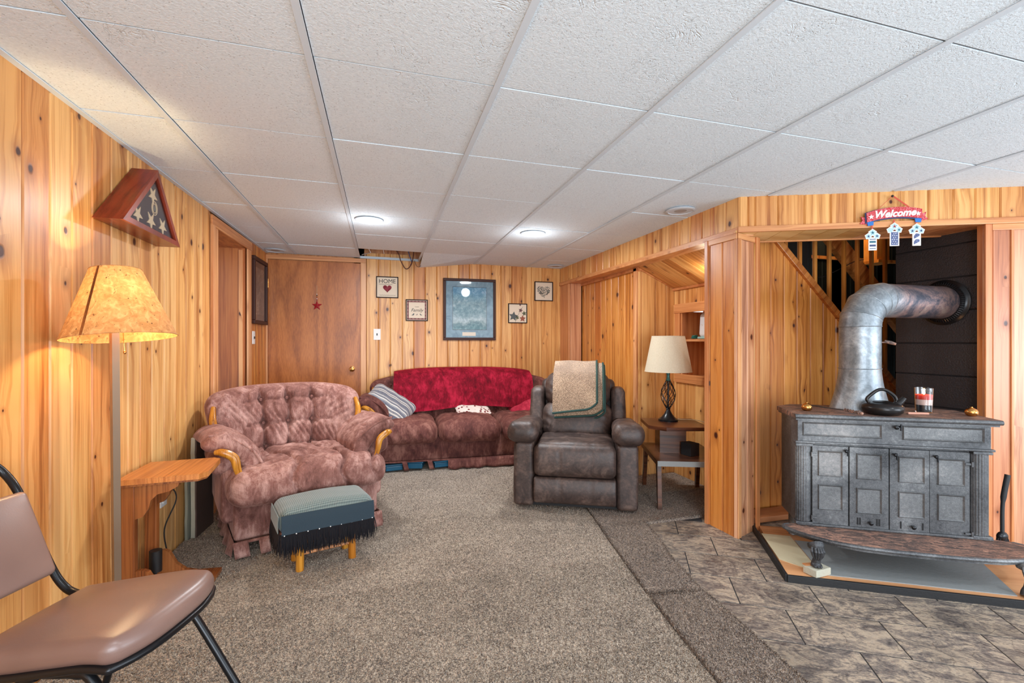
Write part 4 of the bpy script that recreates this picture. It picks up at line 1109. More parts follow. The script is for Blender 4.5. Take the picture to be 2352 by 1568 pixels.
# ------------------------------------------------------------ ottoman
ot = thing('footstool', 'small footstool with teal grey cover, black fringe and wooden legs before the armchair', 'footstool', (-.30, 2.71, .012), R(18.5))
def fo(A, h):
    A = A.copy(); x, y = A[:, 0]/h[0], A[:, 1]/h[1]
    A[:, 2] += (A[:, 2] > 0)*.022*(1-x**2)*(1-y**2*.6); A[:, 2] += wob(A, .002, 20); return A
MB().rbox((0, 0, .275), (.47, .275, .125), .048, .018, fo).build('cushion', M['teal_weave'], ot, smooth=True, angle=180)
def flap(u, v):
    x = -.228+.456*u; return (x, -.140-.006*min(1, v*3)-.002*math.sin(x*14)-.003*v, .316-.092*v-.002*math.sin(x*9))
MB().sheet(flap, 30, 6, .003).build('cover_flap', plain('dark_teal_cloth', C(36, 52, 62), .85, 0, 300, .3), ot, smooth=True)
fr = MB()
for k in range(520):
    side = k < 370
    if side:
        x = -.23+.46*(k/369); p0 = (x, -.148, .224)
    else:
        yy_ = -.14+.27*((k-370)/149); p0 = (-.237, yy_, .235)
    l = .096+random.uniform(-.018, .022); dx, dy = random.uniform(-.012, .012), random.uniform(-.01, .004)
    if not side: dx -= .004
    m = (p0[0]+dx*.5+random.uniform(-.003, .003), p0[1]+dy*.6-.003, p0[2]-l*.5)
    fr.tube([p0, m, (p0[0]+dx, p0[1]+dy, p0[2]-l)], [.0026, .0026, .001], 4)
o = fr.build('fringe', M['fringe'], ot, smooth=True); o['kind'] = 'stuff'
for i in range(9): MB().ball((-.215+.054*i, -.151, .224), .0032, 5).build('tack', M['white_paint'], ot, smooth=True)
for sx_ in (-1, 1):
    for sy_ in (-1, 1):
        MB().tube([(sx_*.132, sy_*.072, 0), (sx_*.128, sy_*.068, .24)], .020, 14).build('leg', M['gold_wood'], ot, smooth=True)
MB().sheet(lambda u, v: (-.236-.003*min(1, v*3), .125-.25*u, .312-.082*v), 8, 3, .003).build('end_flap', M['teal_weave'], ot, smooth=True)
MB().tube([(-.13, -.07, .085), (.13, -.07, .085)], .009, 10).build('stretcher', M['plywood'], ot, smooth=True)
MB().tube([(-.13, .07, .085), (.13, .07, .085)], .009, 10).build('stretcher', M['plywood'], ot, smooth=True)

# ------------------------------------------------------------ oak side table with posts against the wall
st = thing('oak_side_table', 'narrow oak side table with bracketed posts standing against the left wall', 'side table', (0, 0, 0))
MB().prism([(-1.11, 2.405), (-.80, 2.43), (-.775, 2.475), (-.80, 2.725), (-.835, 2.755), (-1.11, 2.735)], .562, .586).build('tabletop', M['oak'], st)
MB().prism([(-1.11, 2.412), (-.805, 2.437), (-.782, 2.478), (-.806, 2.72), (-.838, 2.748), (-1.11, 2.728)], .552, .562).build('tabletop_edge', M['oak_dark'], st)
MB().prism([(-1.10, 2.42), (-.785, 2.44), (-.785, 2.70), (-1.10, 2.73)], .014, .034).build('base_board', M['oak_dark'], st)
for y in (2.45, 2.66):
    MB().box((-1.075, y, .29), (.05, .035, .52), ch=.004).build('post', M['oak_dark'], st)
    br = [(-1.05, .552), (-.88, .552), (-.885, .535), (-.92, .515), (-.965, .505), (-.99, .48), (-1.0, .44), (-1.02, .41), (-1.05, .40)]
    MB().prism(br, -.012, .012, Mrow((0, y, 0), (1, 0, 0), (0, 0, 1), (0, 1, 0))).build('bracket', M['oak_dark'], st)
    fo_ = [(-1.05, .034), (-.86, .034), (-.88, .05), (-.93, .065), (-.97, .10), (-1.0, .16), (-1.02, .17), (-1.05, .17)]
    MB().prism(fo_, -.012, .012, Mrow((0, y, 0), (1, 0, 0), (0, 0, 1), (0, 1, 0))).build('foot_bracket', M['oak_dark'], st)
# outlet and plugged cord
out = thing('wall_outlet', 'white wall outlet with a black plug beneath the oak table', 'outlet', (LX(2.93)+.0, 2.93, .36))
MB().box((.004, 0, 0), (.007, .072, .118), ch=.002).build('cover_plate', M['white_plastic'], out)
for z in (-.025, .025): MB().box((.009, 0, z), (.004, .034, .030), ch=.001).build('socket', M['white_plastic'], out)
tag(MB().tube(interp([(LX(2.93)+.012, 2.93, .385), (LX(2.93)+.05, 2.93, .388), (LX(2.93)+.07, 2.91, .33), (-1.10, 2.86, .20), (-1.06, 2.80, .08), (-1.03, 2.76, .03)], 8), .0035, 8).tube([(LX(2.93)+.010, 2.93, .385), (LX(2.93)+.042, 2.93, .387)], .011, 10).build('extension_cord', M['cord_black'], smooth=True), 'black power cord hanging from the wall outlet behind the oak table', 'cord')
tag(MB().tube([(-1.03, 2.585, .10), (-1.03, 2.585, .20)], .026, 14).tube(interp([(-1.03, 2.585, .10), (-1.02, 2.56, .07), (-.99, 2.50, .05), (-1.0, 2.46, .045)], 6), .006, 8).build('power_adapter', M['cord_black'], smooth=True), 'black adapter and cable tucked between the oak table posts', 'adapter')

# old boards leaning between wall and armchair
def ragged(L, H, T, seed):
    r = random.Random(seed); P = [(0, 0), (L, 0), (L, H)]; x = L
    while x > .02:
        P.append((x, H+r.uniform(-.012, .006))); x -= r.uniform(.02, .04)
    z = H
    while z > .02:
        P.append((r.uniform(-.004, .004), z)); z -= r.uniform(.03, .07)
    return MB().prism(P, 0, T, Mrow((0, 0, 0), (1, 0, 0), (0, 0, 1), (0, -1, 0)))
b1 = thing('plaster_sheet', 'brown faced panel with a ragged plaster edge leaning beside the armchair', 'panel', (-1.085, 3.20, .014), R(86))
ragged(.24, .60, .008, 1).build('face', M['panel_face'], b1, loc=(0, -.012, 0)); ragged(.235, .598, .022, 2).build('core', M['plaster'], b1, loc=(-.002, .010, 0))
b1.rotation_euler = (0, 0, R(86))
b2 = ragged(.22, .38, .014, 5).build('leaning_offcut', M['panel_face2'], loc=(-1.116, 3.17, .014), rz=R(88))
tag(b2, 'shorter grey green broken offcut leaning behind the taller panel', 'panel')

# ------------------------------------------------------------ floor lamp
fl = thing('floor_lamp', 'floor lamp with a fibre paper shade glowing beside the left wall', 'floor lamp', (-1.035, 2.26, .012))
tilt = Matrix.Translation((.082, -.15, 1.192)) @ Matrix.Rotation(R(-5.5), 4, 'Y') @ Matrix.Rotation(R(-4.0), 4, 'X')
MB().lathe([(.10, 0), (.102, .012), (.09, .02), (.02, .03)], 32).build('base', M['oak_dark'], fl, smooth=True)
MB().tube([(0, 0, .02), (.03, -.075, .62), (.06, -.15, 1.24)], [.0165, .0165, .0165], 4).build('pole', plain('grey_brown_pole', C(150, 126, 104), .4, .5), fl)
MB().lathe([(.176, .0), (.079, .262)], 48, tilt).build('shade', M['shade_paper'], fl, smooth=True, angle=180)
sh = fl.children[-1]
# open shade: drop the caps
bm = bmesh.new(); bm.from_mesh(sh.data); bmesh.ops.delete(bm, geom=[f for f in bm.faces if len(f.verts) > 6], context='FACES'); bm.to_mesh(sh.data); bm.free()
ln_ = MB().lathe([(.1775, .002), (.0775, .260)], 48, tilt).build('shade_lining', M['shade_lining'], fl, smooth=True, angle=180)
bm = bmesh.new(); bm.from_mesh(ln_.data); bmesh.ops.delete(bm, geom=[f for f in bm.faces if len(f.verts) > 6], context='FACES'); bm.to_mesh(ln_.data); bm.free()
bpy.data.objects.remove(ln_)
def ring(r, z, t, mat, name, M_=tilt, par=None, n=48):
    MB().tube([(r*math.cos(2*pi*k/n), r*math.sin(2*pi*k/n), z) for k in range(n+1)], t, 6, M=M_).build(name, mat, par, smooth=True)
ring(.176, 0, .0016, M['shade_paper'], 'rim', par=fl); ring(.079, .262, .0016, M['shade_paper'], 'rim', par=fl)
a0 = R(-103)
MB().sheet(lambda u, v: ((.1775-.097*v)*math.cos(a0+.05*(u-.5)*(1+v)), (.1775-.097*v)*math.sin(a0+.05*(u-.5)*(1+v)), .262*v), 3, 12, .0006, tilt).build('seam', M['oak_dark'], fl)
MB().tube([(.02, -.03, .12), (.024, -.036, -.055)], .0013, 5, M=tilt).ball((.024, -.036, -.060), .005, 6, (1, 1, 1.4), tilt).build('pull_chain', M['brass'], fl, smooth=True)
MB().ball((0, 0, .13), .028, 8, (1, 1, 1.3), tilt).build('bulb', M['lamp_on'], fl, smooth=True)
point('floor_lamp_light', (-.953, 2.11, 1.335), 26, (1.0, .74, .40), .03)

# ------------------------------------------------------------ vinyl side chair
ch = thing('vinyl_chair', 'brown vinyl padded chair with black tube frame in the lower left foreground', 'chair', (0, 0, 0))
fw_ = Vector((.955, -.295, 0)); sd = Vector((.295, .955, 0)); o0 = Vector((-.775, 1.50, 0))
SC0 = .035
def CP(f, s, z): return o0+fw_*f+sd*(s+SC0)+Vector((0, 0, z))
def seatpad(A, h):
    A = A.copy(); x, y = A[:, 0]/h[0], A[:, 1]/h[1]
    A[:, 1] *= 1+.03*x
    A[:, 0] -= .045*np.abs(y)**3*np.clip(x+.3, 0, 1)
    up = A[:, 2] > 0
    A[:, 2] += up*.024*(1-x**2)*(1-y**2)
    A[:, 2] += .030*(x+.2)
    A[:, 2] -= .05*np.clip(x-.62, 0, 1)**1.5
    return A
MS = Mrow(CP(.045, 0, .432), fw_, sd, (0, 0, 1))
MB().rbox((0, 0, 0), (.44, .365, .060), .027, .018, seatpad, MS).build('seat', M['vinyl'], ch, smooth=True, angle=180)
MB().rbox((0, 0, -.032), (.445, .37, .016), .007, .04, seatpad, MS).build('seat_pan', M['black_metal'], ch, smooth=True, angle=180)
ub = Vector((0, 0, .253))+fw_*(-.102); ub.normalize(); nb = sd.cross(ub).normalized()
Mb = Mrow(CP(-.270, 0, .62)+nb*(.0 if nb.dot(fw_) > 0 else 0), sd, ub, nb)
MB().rbox((-.018, 0, 0), (.275, .262, .034), .016, .025, lambda A, h: A+np.c_[0*A[:, 0], 0*A[:, 0], (.012*(1-(A[:, 0]/h[0])**2)*(1-(A[:, 1]/h[1])**2))*np.sign(A[:, 2])], Mb).build('backrest', M['vinyl'], ch, smooth=True, angle=180)
for s in (-1, 1):
    so = s*.165
    P = [CP(-.455, so*.8, .835), CP(-.434, so, .785), CP(-.386, so, .725), CP(-.335, so, .61), CP(-.283, so, .498), CP(-.245, so, .440), CP(-.20, so, .412), CP(-.10, so*.97, .400), CP(.05, so*.95, .398), CP(.12, so*.95, .398), CP(.165, so*.95, .372), CP(.303, so*.97, .149), CP(.385, so*.98, .012)]
    MB().tube(interp([tuple(p) for p in P], 5), .0115, 10).build('side_frame', M['black_metal'], ch, smooth=True)
    Q = [CP(.02, so*.95, .39), CP(-.03, so*.97, .36), CP(-.08, so, .22), CP(-.15, so*1.02, .012)]
    MB().tube(interp([tuple(p) for p in Q], 5), .0105, 10).build('leg', M['black_metal'], ch, smooth=True)
    p = CP(.385, so*.98, .012); MB().tube([tuple(p), tuple(p+Vector((-.015, 0.004, .03)))], .014, 10).build('foot_cap', M['black_matte'], ch, smooth=True)
MB().tube([tuple(CP(-.455, .132, .835)), tuple(CP(-.462, .06, .85)), tuple(CP(-.462, -.06, .85)), tuple(CP(-.455, -.132, .835))], .0115, 10).build('top_rail', M['black_metal'], ch, smooth=True)

# ------------------------------------------------------------ two tier table with lamp
tt = thing('two_tier_table', 'dark wood two tier end table with splayed legs beside the recliner', 'end table', (1.848, 2.838, .019), R(-21))
W_ = M['walnut']
TM = lambda poly, z0, z1: MB().prism(poly, z0, z1)
TM([(0, 0), (.455, .0), (.47, .03), (.46, .58), (0, .60)], .305, .342).build('lower_shelf', W_, tt)
MB().box((.165, -.003, .3235), (.33, .005, .036), ch=.001).build('chipped_edge', M['cement'], tt)
TM([(-.018, .215), (.09, .12), (.405, .16), (.385, .56), (-.016, .55)], .525, .551).build('upper_shelf', W_, tt)
MB().box((.165, .33, .433), (.19, .17, .184)).build('riser', W_, tt)
for x, y, dx, dy in ((.02, .06, -.0, -.035), (.02, .53, .0, .06), (.43, .06, .0, -.03), (.43, .53, .0, .03)):
    MB().prism([(-.014, -.028), (.014, -.028), (.014, .028), (-.014, .028)], 0, .305).deform(lambda A, dx=dx, dy=dy: np.c_[A[:, 0]+dx*(1-A[:, 2]/.305), A[:, 1]*(.55+.45*A[:, 2]/.305)+dy*(1-A[:, 2]/.305), A[:, 2]]).build('leg', W_, tt, loc=(x, y, 0))
Mt = Matrix.Translation((1.848, 2.838, .019)) @ Matrix.Rotation(R(-21), 4, 'Z')
p = Mt @ Vector((.275, .20, .342))
o = MB().box((0, 0, .045), (.085, .095, .09), ch=.002).build('black_box', M['black_matte'], loc=tuple(p), rz=R(10)); tag(o, 'small black box on the lower shelf of the two tier table', 'box')
lp = Mt @ Vector((.175, .435, .551)); lx, ly, lz = lp
tl = thing('table_lamp', 'table lamp with white linen shade and open twisted wire urn base', 'table lamp', (lx, ly, lz))
MB().lathe([(.073, 0), (.075, .012), (.066, .017), (.052, .028), (.03, .055), (.018, .078), (.014, .09), (.019, .096), (.014, .102)], 32).build('base', M['black_metal'], tl, smooth=True)
def ur(t): return .015+.040*math.sin(pi*t)**1.0*(1-.25*(t-.55))
for s in (-1, 1):
    for k in range(7):
        P = []
        for i in range(19):
            t = i/18; a = 2*pi*k/7+s*t*2.4; r = ur(t); P.append((r*math.cos(a), r*math.sin(a), .10+.215*t))
        MB().tube(P, .0023, 5).build('wire', M['black_metal'], tl, smooth=True)
MB().tube([(0, 0, .09), (0, 0, .33)], .007, 8).build('stem', M['black_metal'], tl, smooth=True)
MB().lathe([(.017, .312), (.02, .318), (.014, .325), (.012, .36), (.016, .372), (.016, .39)], 16).build('neck', plain('teal_patina', C(66, 112, 110), .4, .5), tl, smooth=True)
s2_ = MB().lathe([(.178, .385), (.124, .662)], 40).build('shade', M['linen'], tl, smooth=True, angle=180)
bm = bmesh.new(); bm.from_mesh(s2_.data); bmesh.ops.delete(bm, geom=[f for f in bm.faces if len(f.verts) > 6], context='FACES'); bm.to_mesh(s2_.data); bm.free()
ring(.178, .385, .0018, M['linen'], 'rim', Matrix.Identity(4), tl); ring(.124, .662, .0018, M['linen'], 'rim', Matrix.Identity(4), tl)
tag(MB().tube(interp([(lx+.08, ly+.03, lz+.004), (lx+.22, ly-.10, lz+.003), (2.50, 2.93, .50), (2.51, 2.90, .42), (2.45, 2.92, .46), (2.49, 2.86, .30), (2.40, 3.02, .10), (2.38, 2.95, .03), (2.33, 2.80, .026)], 8), .003, 6).build('lamp_cord', M['cord_beige'], smooth=True), 'beige lamp cord trailing from the two tier table to the floor', 'cord')
# white device on the niche shelf
dv = thing('wifi_device', 'rounded white device with a small ring light on the recess shelf', 'device', (2.66, 3.345, 1.212))
def fdev(A, h):
    A = A.copy(); t = (A[:, 2]+h[2])/(2*h[2]); A[:, 0] *= 1-.16*t; A[:, 1] *= 1-.16*t; return A
MB().rbox((0, 0, .118), (.085, .15, .21), .036, .02, fdev).build('body', M['router'], dv, smooth=True, angle=180)
MB().rbox((0, 0, .010), (.09, .155, .02), .009, .03).build('foot_ring', plain('pale_teal_ring', C(150, 190, 186), .4), dv, smooth=True)
MB().tube([(-.0415, .020+.008*math.cos(a), .118+.008*math.sin(a)) for a in [2*pi*k/16 for k in range(17)]], .0016, 5).build('ring_light', M['white_paint'], dv, smooth=True)
tag(MB().tube([(2.62+.022*math.cos(k*.55)+.004*math.sin(k), 3.462+.022*math.sin(k*.55), 1.216+.0006*k) for k in range(46)], .0032, 6).build('coiled_cable', M['teal_cable'], smooth=True), 'coiled teal cable beside the white device on the shelf', 'cable')
# ------------------------------------------------------------ things on the walls
def onfar(x, z, y=YF): return (x, y, z)
MX = Mrow((0, 0, 0), (1, 0, 0), (0, 0, 1), (0, -1, 0))       # draw in x,z ; extrude to -y
def MXat(x, y, z, sc=1): return Matrix.Translation((x, y, z)) @ MX @ Matrix.Scale(sc, 4)
def frame4(w, h, b, d, M_=None):
    mb = MB()
    for sx_, sy_, ww, hh in ((0, h/2-b/2, w, b), (0, -h/2+b/2, w, b), (-w/2+b/2, 0, b, h-2*b), (w/2-b/2, 0, b, h-2*b)):
        mb.box((sx_, -d/2, sy_), (ww, d, hh), ch=b*.18)
    return mb
def heartpoly(s, n=40):
    P = []
    for k in range(n):
        t = 2*pi*k/n; P.append((s*(16*math.sin(t)**3)/16, s*(13*math.cos(t)-5*math.cos(2*t)-2*math.cos(3*t)-math.cos(4*t))/16))
    return P
def pic(name, label, x, z, w, h, b=.009, d=.016, frame_='thin_frame', cat='wall sign'):
    t = thing(name, label, cat, (x, YF-.001, z))
    frame4(w, h, b, d).build('frame', M[frame_], t)
    MB().box((0, -.004, 0), (w-b, .005, h-b)).build('backing', M['cream'], t); return t
hm = pic('home_sign', 'square white framed sign reading HOME over a red heart, above the light switch', .064, 1.765, .228, .226)
textmesh('lettering', 'HOME', .062, M['ink'], hm, MXat(.0, -.007, .062))
MB().prism(heartpoly(.044), 0, .002, MXat(0, -.0068, -.012)).build('heart', M['heart'], hm)
def scribble(par, x0, x1, z, amp=.003, n=60, mat='ink', r=.0009):
    P = [(x0+(x1-x0)*i/n, -.0082, z+amp*math.sin(i*1.9)+amp*.6*math.sin(i*.77)) for i in range(n+1)]
    MB().tube(P, r, 4).build('small_lettering', M[mat], par)
scribble(hm, -.085, .05, .030); scribble(hm, -.08, .085, -.085)
fm = pic('family_sign', 'square framed sign reading Family over small birds with a leafy border', .372, 1.527, .234, .232)
for k in range(44):
    q = k//11; i = k % 11; t = -.095+.019*i
    x, z = ((t, .094), (t, -.094), (-.094, t), (.094, t))[q]; a = (0, 0, pi/2, pi/2)[q]
    MB().prism([(-.010, -.006), (0, .0), (.010, -.006), (.004, .008), (-.004, .008)], 0, .0015, MXat(x, -.007, z) @ Matrix.Rotation(a, 4, 'Z')).build('leaf', M['vine'] if i % 2 else M['vine_dark'], fm)
frame4(.205, .205, .018, .0012).build('border', M['vine'], fm, loc=(0, -.0062, 0))
textmesh('lettering', 'Family', .050, M['ink'], fm, MXat(0, -.007, .0), shear=.35)
scribble(fm, -.022, .022, .036, .003, 20)
for bx, s_, fl_ in ((-.04, 1.0, 1), (.0, .6, 1), (.042, .8, -1)):
    MB().prism([(-.020, -.004), (-.006, .0), (.004, .014), (.012, .012), (.016, .007), (.011, .004), (.004, -.008), (-.006, -.008)], 0, .0015, MXat(bx, -.007, -.048) @ Matrix.Diagonal((s_*fl_, s_, 1, 1))).build('bird', M['greyleaf'], fm)
lf = pic('leaf_sign', 'square framed print of autumn leaves right of the large landscape', 1.506, 1.512, .226, .224)
def leafpoly(s, n=5, sh=.45):
    return [((s if k % 2 == 0 else s*sh)*math.cos(pi*k/n), (s if k % 2 == 0 else s*sh)*math.sin(pi*k/n)) for k in range(2*n)]
for x, z, s_, mt, r_ in ((-.05, -.035, .056, 'greyleaf', 10), (.035, .035, .027, 'mauveleaf', 0), (.078, .0, .030, 'greenleaf', 30), (.058, -.06, .040, 'redleaf', 16), (.03, .095, .014, 'mauveleaf', 0), (-.005, -.05, .026, 'greenleaf', 40)):
    MB().prism(leafpoly(s_, 5, .5), 0, .0015, MXat(x, -.007, z) @ Matrix.Rotation(R(r_), 4, 'Z')).build('leaf', M[mt], lf)
MB().tube([(-.03, -.008, -.105), (.0, -.008, -.03), (.03, -.008, .03), (.06, -.008, .075)], .0012, 4).build('stem', M['ink'], lf)
ht = pic('vine_heart_sign', 'square framed print of a heart made of tiny dark leaves, nearest to the corner', 1.822, 1.773, .226, .224)
rh = random.Random(3); cnt = 0
hp_ = heartpoly(.082, 60)
def inside(p, poly):
    c = False
    for i in range(len(poly)):
        a, b = poly[i], poly[i-1]
        if (a[1] > p[1]) != (b[1] > p[1]) and p[0] < (b[0]-a[0])*(p[1]-a[1])/(b[1]-a[1])+a[0]: c = not c
    return c
mbv = MB()
while cnt < 260:
    p = (rh.uniform(-.09, .09), rh.uniform(-.09, .09))
    if inside(p, hp_):
        a = rh.uniform(0, 6.3); l = rh.uniform(.004, .009)
        mbv.prism([(-l, 0), (0, l*.4), (l, 0), (0, -l*.4)], 0, .0012, MXat(p[0], -.007, p[1]-.002) @ Matrix.Rotation(a, 4, 'Z')); cnt += 1
o = mbv.build('leaves', M['greyleaf'], ht); o['kind'] = 'stuff'
bp = thing('landscape_picture', 'large brown framed teal snowy landscape picture in the middle of the back wall', 'picture', (.95, YF-.001, 1.545))
frame4(.592, .682, .030, .026).build('frame', M['dark_frame'], bp)
MB().box((0, -.006, 0), (.545, .004, .635)).build('mat_board', M['mat_board'], bp)
frame4(.385, .478, .004, .002).build('mat_edge', M['ink'], bp, loc=(0, -.0082, .012))
MB().box((0, -.0088, .012), (.378, .002, .470)).build('print', M['landscape'], bp)
MB().box((-.008, -.0095, -.272), (.15, .002, .040)).build('caption_card', M['cream'], bp); scribble(bp, -.055, .04, -.268, .002, 30)
MB().box((0, -.017, 0), (.535, .002, .625)).build('glass', M['pane'], bp)
# light switch, outlet on the left wall, door star
def switch(par_loc, label, rz=0.0):
    s_ = thing('light_switch', label, 'switch', par_loc, rz)
    MB().box((0, -.004, 0), (.072, .007, .116), ch=.002).build('cover_plate', M['white_plastic'], s_)
    MB().box((0, -.010, .0), (.010, .012, .022), ch=.002).build('toggle', M['ink'], s_); return s_
switch((-.040, YF, 1.265), 'white light switch on the back wall under the HOME sign')
sl = switch((LX(4.66), 4.66, 1.225), 'white light switch on the left wall beneath the dark framed picture', R(89))
pl = thing('dark_picture', 'dark framed engraving on the left wall beside the closed door', 'picture', (LX(4.835), 4.835, 1.655), R(89))
frame4(.46, .61, .035, .03).build('frame', M['dark_frame'], pl)
MB().box((0, -.008, 0), (.41, .004, .56)).build('mat_board', M['thin_frame'], pl); MB().box((0, -.011, 0), (.30, .003, .43)).build('print', M['old_photo'], pl); MB().box((0, -.016, 0), (.40, .002, .55)).build('glass', M['pane'], pl)
ds = thing('door_star', 'small red metal star hanging on beads from the door', 'ornament', (-.628, YF-.022, 1.555))
P = starpoly(.052, .42); vs = [(x, 0, z) for x, z in P]+[(0, -.012, 0), (0, .0, 0)]
MB().add(vs, [(i, (i+1) % 10, 10) for i in range(10)]+[((i+1) % 10, i, 11) for i in range(10)]).build('star', M['red_star'], ds)
MB().tube([(0, -.001, .05), (0, -.001, .205)], .0012, 5).build('string', M['cord_beige'], ds)
for i, (c_, r_) in enumerate((('red_star', .006), ('white_plastic', .005), ('red_star', .0045), ('brass', .0055), ('ink', .005), ('white_plastic', .0045))):
    MB().ball((0, -.001, .058+.0115*i), r_, 6).build('bead', M[c_], ds, smooth=True)

# memorial flag case
fc = thing('flag_case', 'triangular cherry wood case with a folded starred flag on the left wall', 'display case', (0, 0, 0))
A_, B_, C3 = (2.295, 1.698), (2.865, 1.690), (2.612, 2.012)
x0, x1 = -1.138, -1.03
MYZ = Mrow((0, 0, 0), (0, 1, 0), (0, 0, 1), (1, 0, 0))      # draw y,z ; extrude +x
def inset(tri, d):
    P = [Vector(p) for p in tri]; c = sum(P, Vector((0, 0)))/3; out = []
    for i in range(3):
        a, b, c_ = P[i-1], P[i], P[(i+1) % 3]; u = (a-b).normalized(); v = (c_-b).normalized(); bis = (u+v).normalized(); s_ = math.sqrt(max(1e-6, (1-u.dot(v))/2))
        out.append(b+bis*(d/s_))
    return [tuple(p) for p in out]
T0 = [A_, B_, C3]; T1 = inset(T0, .014); T2 = inset(T0, .024)
for i, nm in ((0, 'bottom_board'), (1, 'side_board'), (2, 'side_board')):
    j = (i+1) % 3; MB().prism([T0[i], T0[j], T1[j], T1[i]], x0, x1-.012, MYZ).build(nm, M['cherry'], fc)
    MB().prism([T0[i], T0[j], T2[j], T2[i]], x1-.012, x1, MYZ).build('front_rail', M['cherry'], fc)
MB().prism(T1, x0, x0+.006, MYZ).build('back_panel', M['cherry'], fc)
MB().prism(inset(T0, .018), x1-.036, x1-.018, MYZ).build('folded_flag', M['flag'], fc)
MB().prism(inset(T0, .026), x1-.011, x1-.009, MYZ).build('glass', M['pane'], fc)
for y, z in ((2.598, 1.885), (2.455, 1.760), (2.580, 1.760), (2.700, 1.760)):
    MB().prism(starpoly(.046, .38, 5, -pi/2+.06), 0, .003, Matrix.Translation((x1-.018, y, z)) @ MYZ).build('star', M['star_cloth'], fc)
for q_ in range(2):
    rr_ = (.032, .022)[q_]
    MB().tube([(x1-.0165, 2.615+rr_*.85*math.cos(2*pi*k/32), 1.828+rr_*math.sin(2*pi*k/32)) for k in range(33)], .0022, 5).build('seal_ring', M['star_cloth'], fc)
MB().prism(leafpoly(.016, 7, .6), 0, .002, Matrix.Translation((x1-.018, 2.615, 1.828)) @ MYZ).build('seal', M['greyleaf'], fc)

# ceiling fixtures
for i, (x, y) in enumerate(((-.083, 3.535), (1.175, 3.555))):
    t = thing('recessed_lamp', ('lit recessed ceiling lamp on the left, nearer the door', 'lit recessed ceiling lamp on the right, nearer the soffit')[i], 'ceiling lamp', (x, y, cz(x, y)), group='recessed ceiling lamps')
    MB().lathe([(.082, 0.0), (.098, 0.0), (.100, -.003), (.090, -.008), (.082, -.006)], 32).build('trim_ring', M['grid'], t, smooth=True)
    MB().lathe([(.083, -.003), (.05, -.006), (.001, -.007)], 32).build('lens', M['lamp_on'], t, smooth=True)
for i, (x, y) in enumerate(((-.985, 4.95), (1.905, 2.66), (1.90, 4.93))):
    t = thing('ceiling_speaker', ('round flush ceiling speaker above the closed door', 'round flush ceiling speaker nearest the pier corner', 'round flush ceiling speaker in the far right corner')[i], 'speaker', (x, y, cz(x, y)), group='round ceiling speakers')
    MB().lathe([(.080, 0.0), (.092, 0.0), (.094, -.004), (.080, -.008), (.078, -.004)], 32).build('trim_ring', M['grid'], t, smooth=True)
    MB().lathe([(.079, -.003), (.001, -.005)], 32).build('grille', M['grey_grille'], t, smooth=True)
# cables in the open ceiling bay
tag(MB().tube(interp([(.02, 4.9, 2.2), (.16, 4.95, 2.12), (.20, 5.0, 2.03), (.255, 5.03, 1.955), (.31, 5.0, 2.01), (.33, 4.9, 2.15)], 8), .005, 7).build('brown_cable', plain('brown_cable', C(84, 40, 30), .5), smooth=True), 'brown cable looping down from the open ceiling bay', 'cable')
tag(MB().tube(interp([(.25, 4.8, 2.25), (.27, 4.9, 2.12), (.31, 5.0, 2.03), (.30, 5.02, 2.0)], 8), .004, 7).build('blue_cable', plain('blue_cable', C(40, 74, 130), .5), smooth=True), 'blue cable hanging in the open ceiling bay', 'cable')
tag(MB().tube(interp([(.34, 5.03, 2.05), (.37, 5.05, 1.99), (.41, 5.05, 2.0), (.42, 5.03, 2.06), (.44, 5.0, 2.12)], 8), .002, 6).build('thin_wire', M['cord_black'], smooth=True), 'thin dark wire coil hanging at the right end of the open ceiling bay', 'wire')
tag(MB().tube([(-.17, 4.75, 2.2), (-.10, 4.9, 2.085), (-.19, 5.04, 2.085)], .004, 6).tube([(0, 4.75, 2.2), (.03, 5.0, 2.10)], .004, 6).build('white_cable', M['white_plastic'], smooth=True), 'white cables inside the left end of the open ceiling bay', 'cable')

# welcome sign on the header
def HPM(s, z, off=0.0):
    p = HP(s, off); return Mrow((p[0], p[1], z), (e2[0], e2[1], 0), (0, 0, 1), (-n2[0], -n2[1], 0))
wsn = thing('welcome_sign', 'red glitter Welcome banner with three hanging firecracker tags on the stove header', 'sign', (0, 0, 0))
MS_ = HPM(.820, 1.905, .028) @ Matrix.Rotation(R(2.5), 4, 'Z')
def banner(dx=0, dz=0, g=0):
    top = [(-.142+.284*i/16, .034+g+.022*(1-((-.142+.284*i/16)/.142)**2)) for i in range(17)]
    bot = [(.142-.284*i/16, -.020-g+.018*(1-((.142-.284*i/16)/.142)**2)) for i in range(17)]
    return [(x*(1+g*4)+dx, y+dz-.006) for x, y in top+bot]
MB().prism(banner(-.004, -.003, .004), -.004, .0, MS_).build('banner_back', M['navy'], wsn)
MB().prism(banner(), 0.0, .005, MS_).build('banner', M['glit_red'], wsn)
for s in (-1, 1):
    MB().prism([(s*.118, -.012), (s*.168, .012), (s*.160, -.012), (s*.176, -.030), (s*.122, -.040)], -.008, -.003, MS_).build('banner_tail', M['glit_red'], wsn)
    MB().prism([(s*.105, -.022), (s*.140, -.022), (s*.136, -.046), (s*.108, -.044)], -.003, .001, MS_).build('banner_fold', M['sign_blue'], wsn)
    MB().prism(starpoly(.015, .42), 0, .002, MS_ @ Matrix.Translation((s*.120, .003, .0052))).build('star', M['white_paint'], wsn)
tw = textmesh('lettering', 'Welcome', .054, M['white_paint'], wsn, MS_ @ Matrix.Translation((0, .0125, .0055)), shear=.35, offset=.0018)
for s in (-1, 1): MB().sheet(lambda u, v, s=s: tuple(MS_ @ Vector((s*(.002+.078*u)+(v-.5)*.008, .115-.070*u+(v-.5)*.004, -.002))), 6, 1, .001).build('ribbon', M['ribbon'], wsn)
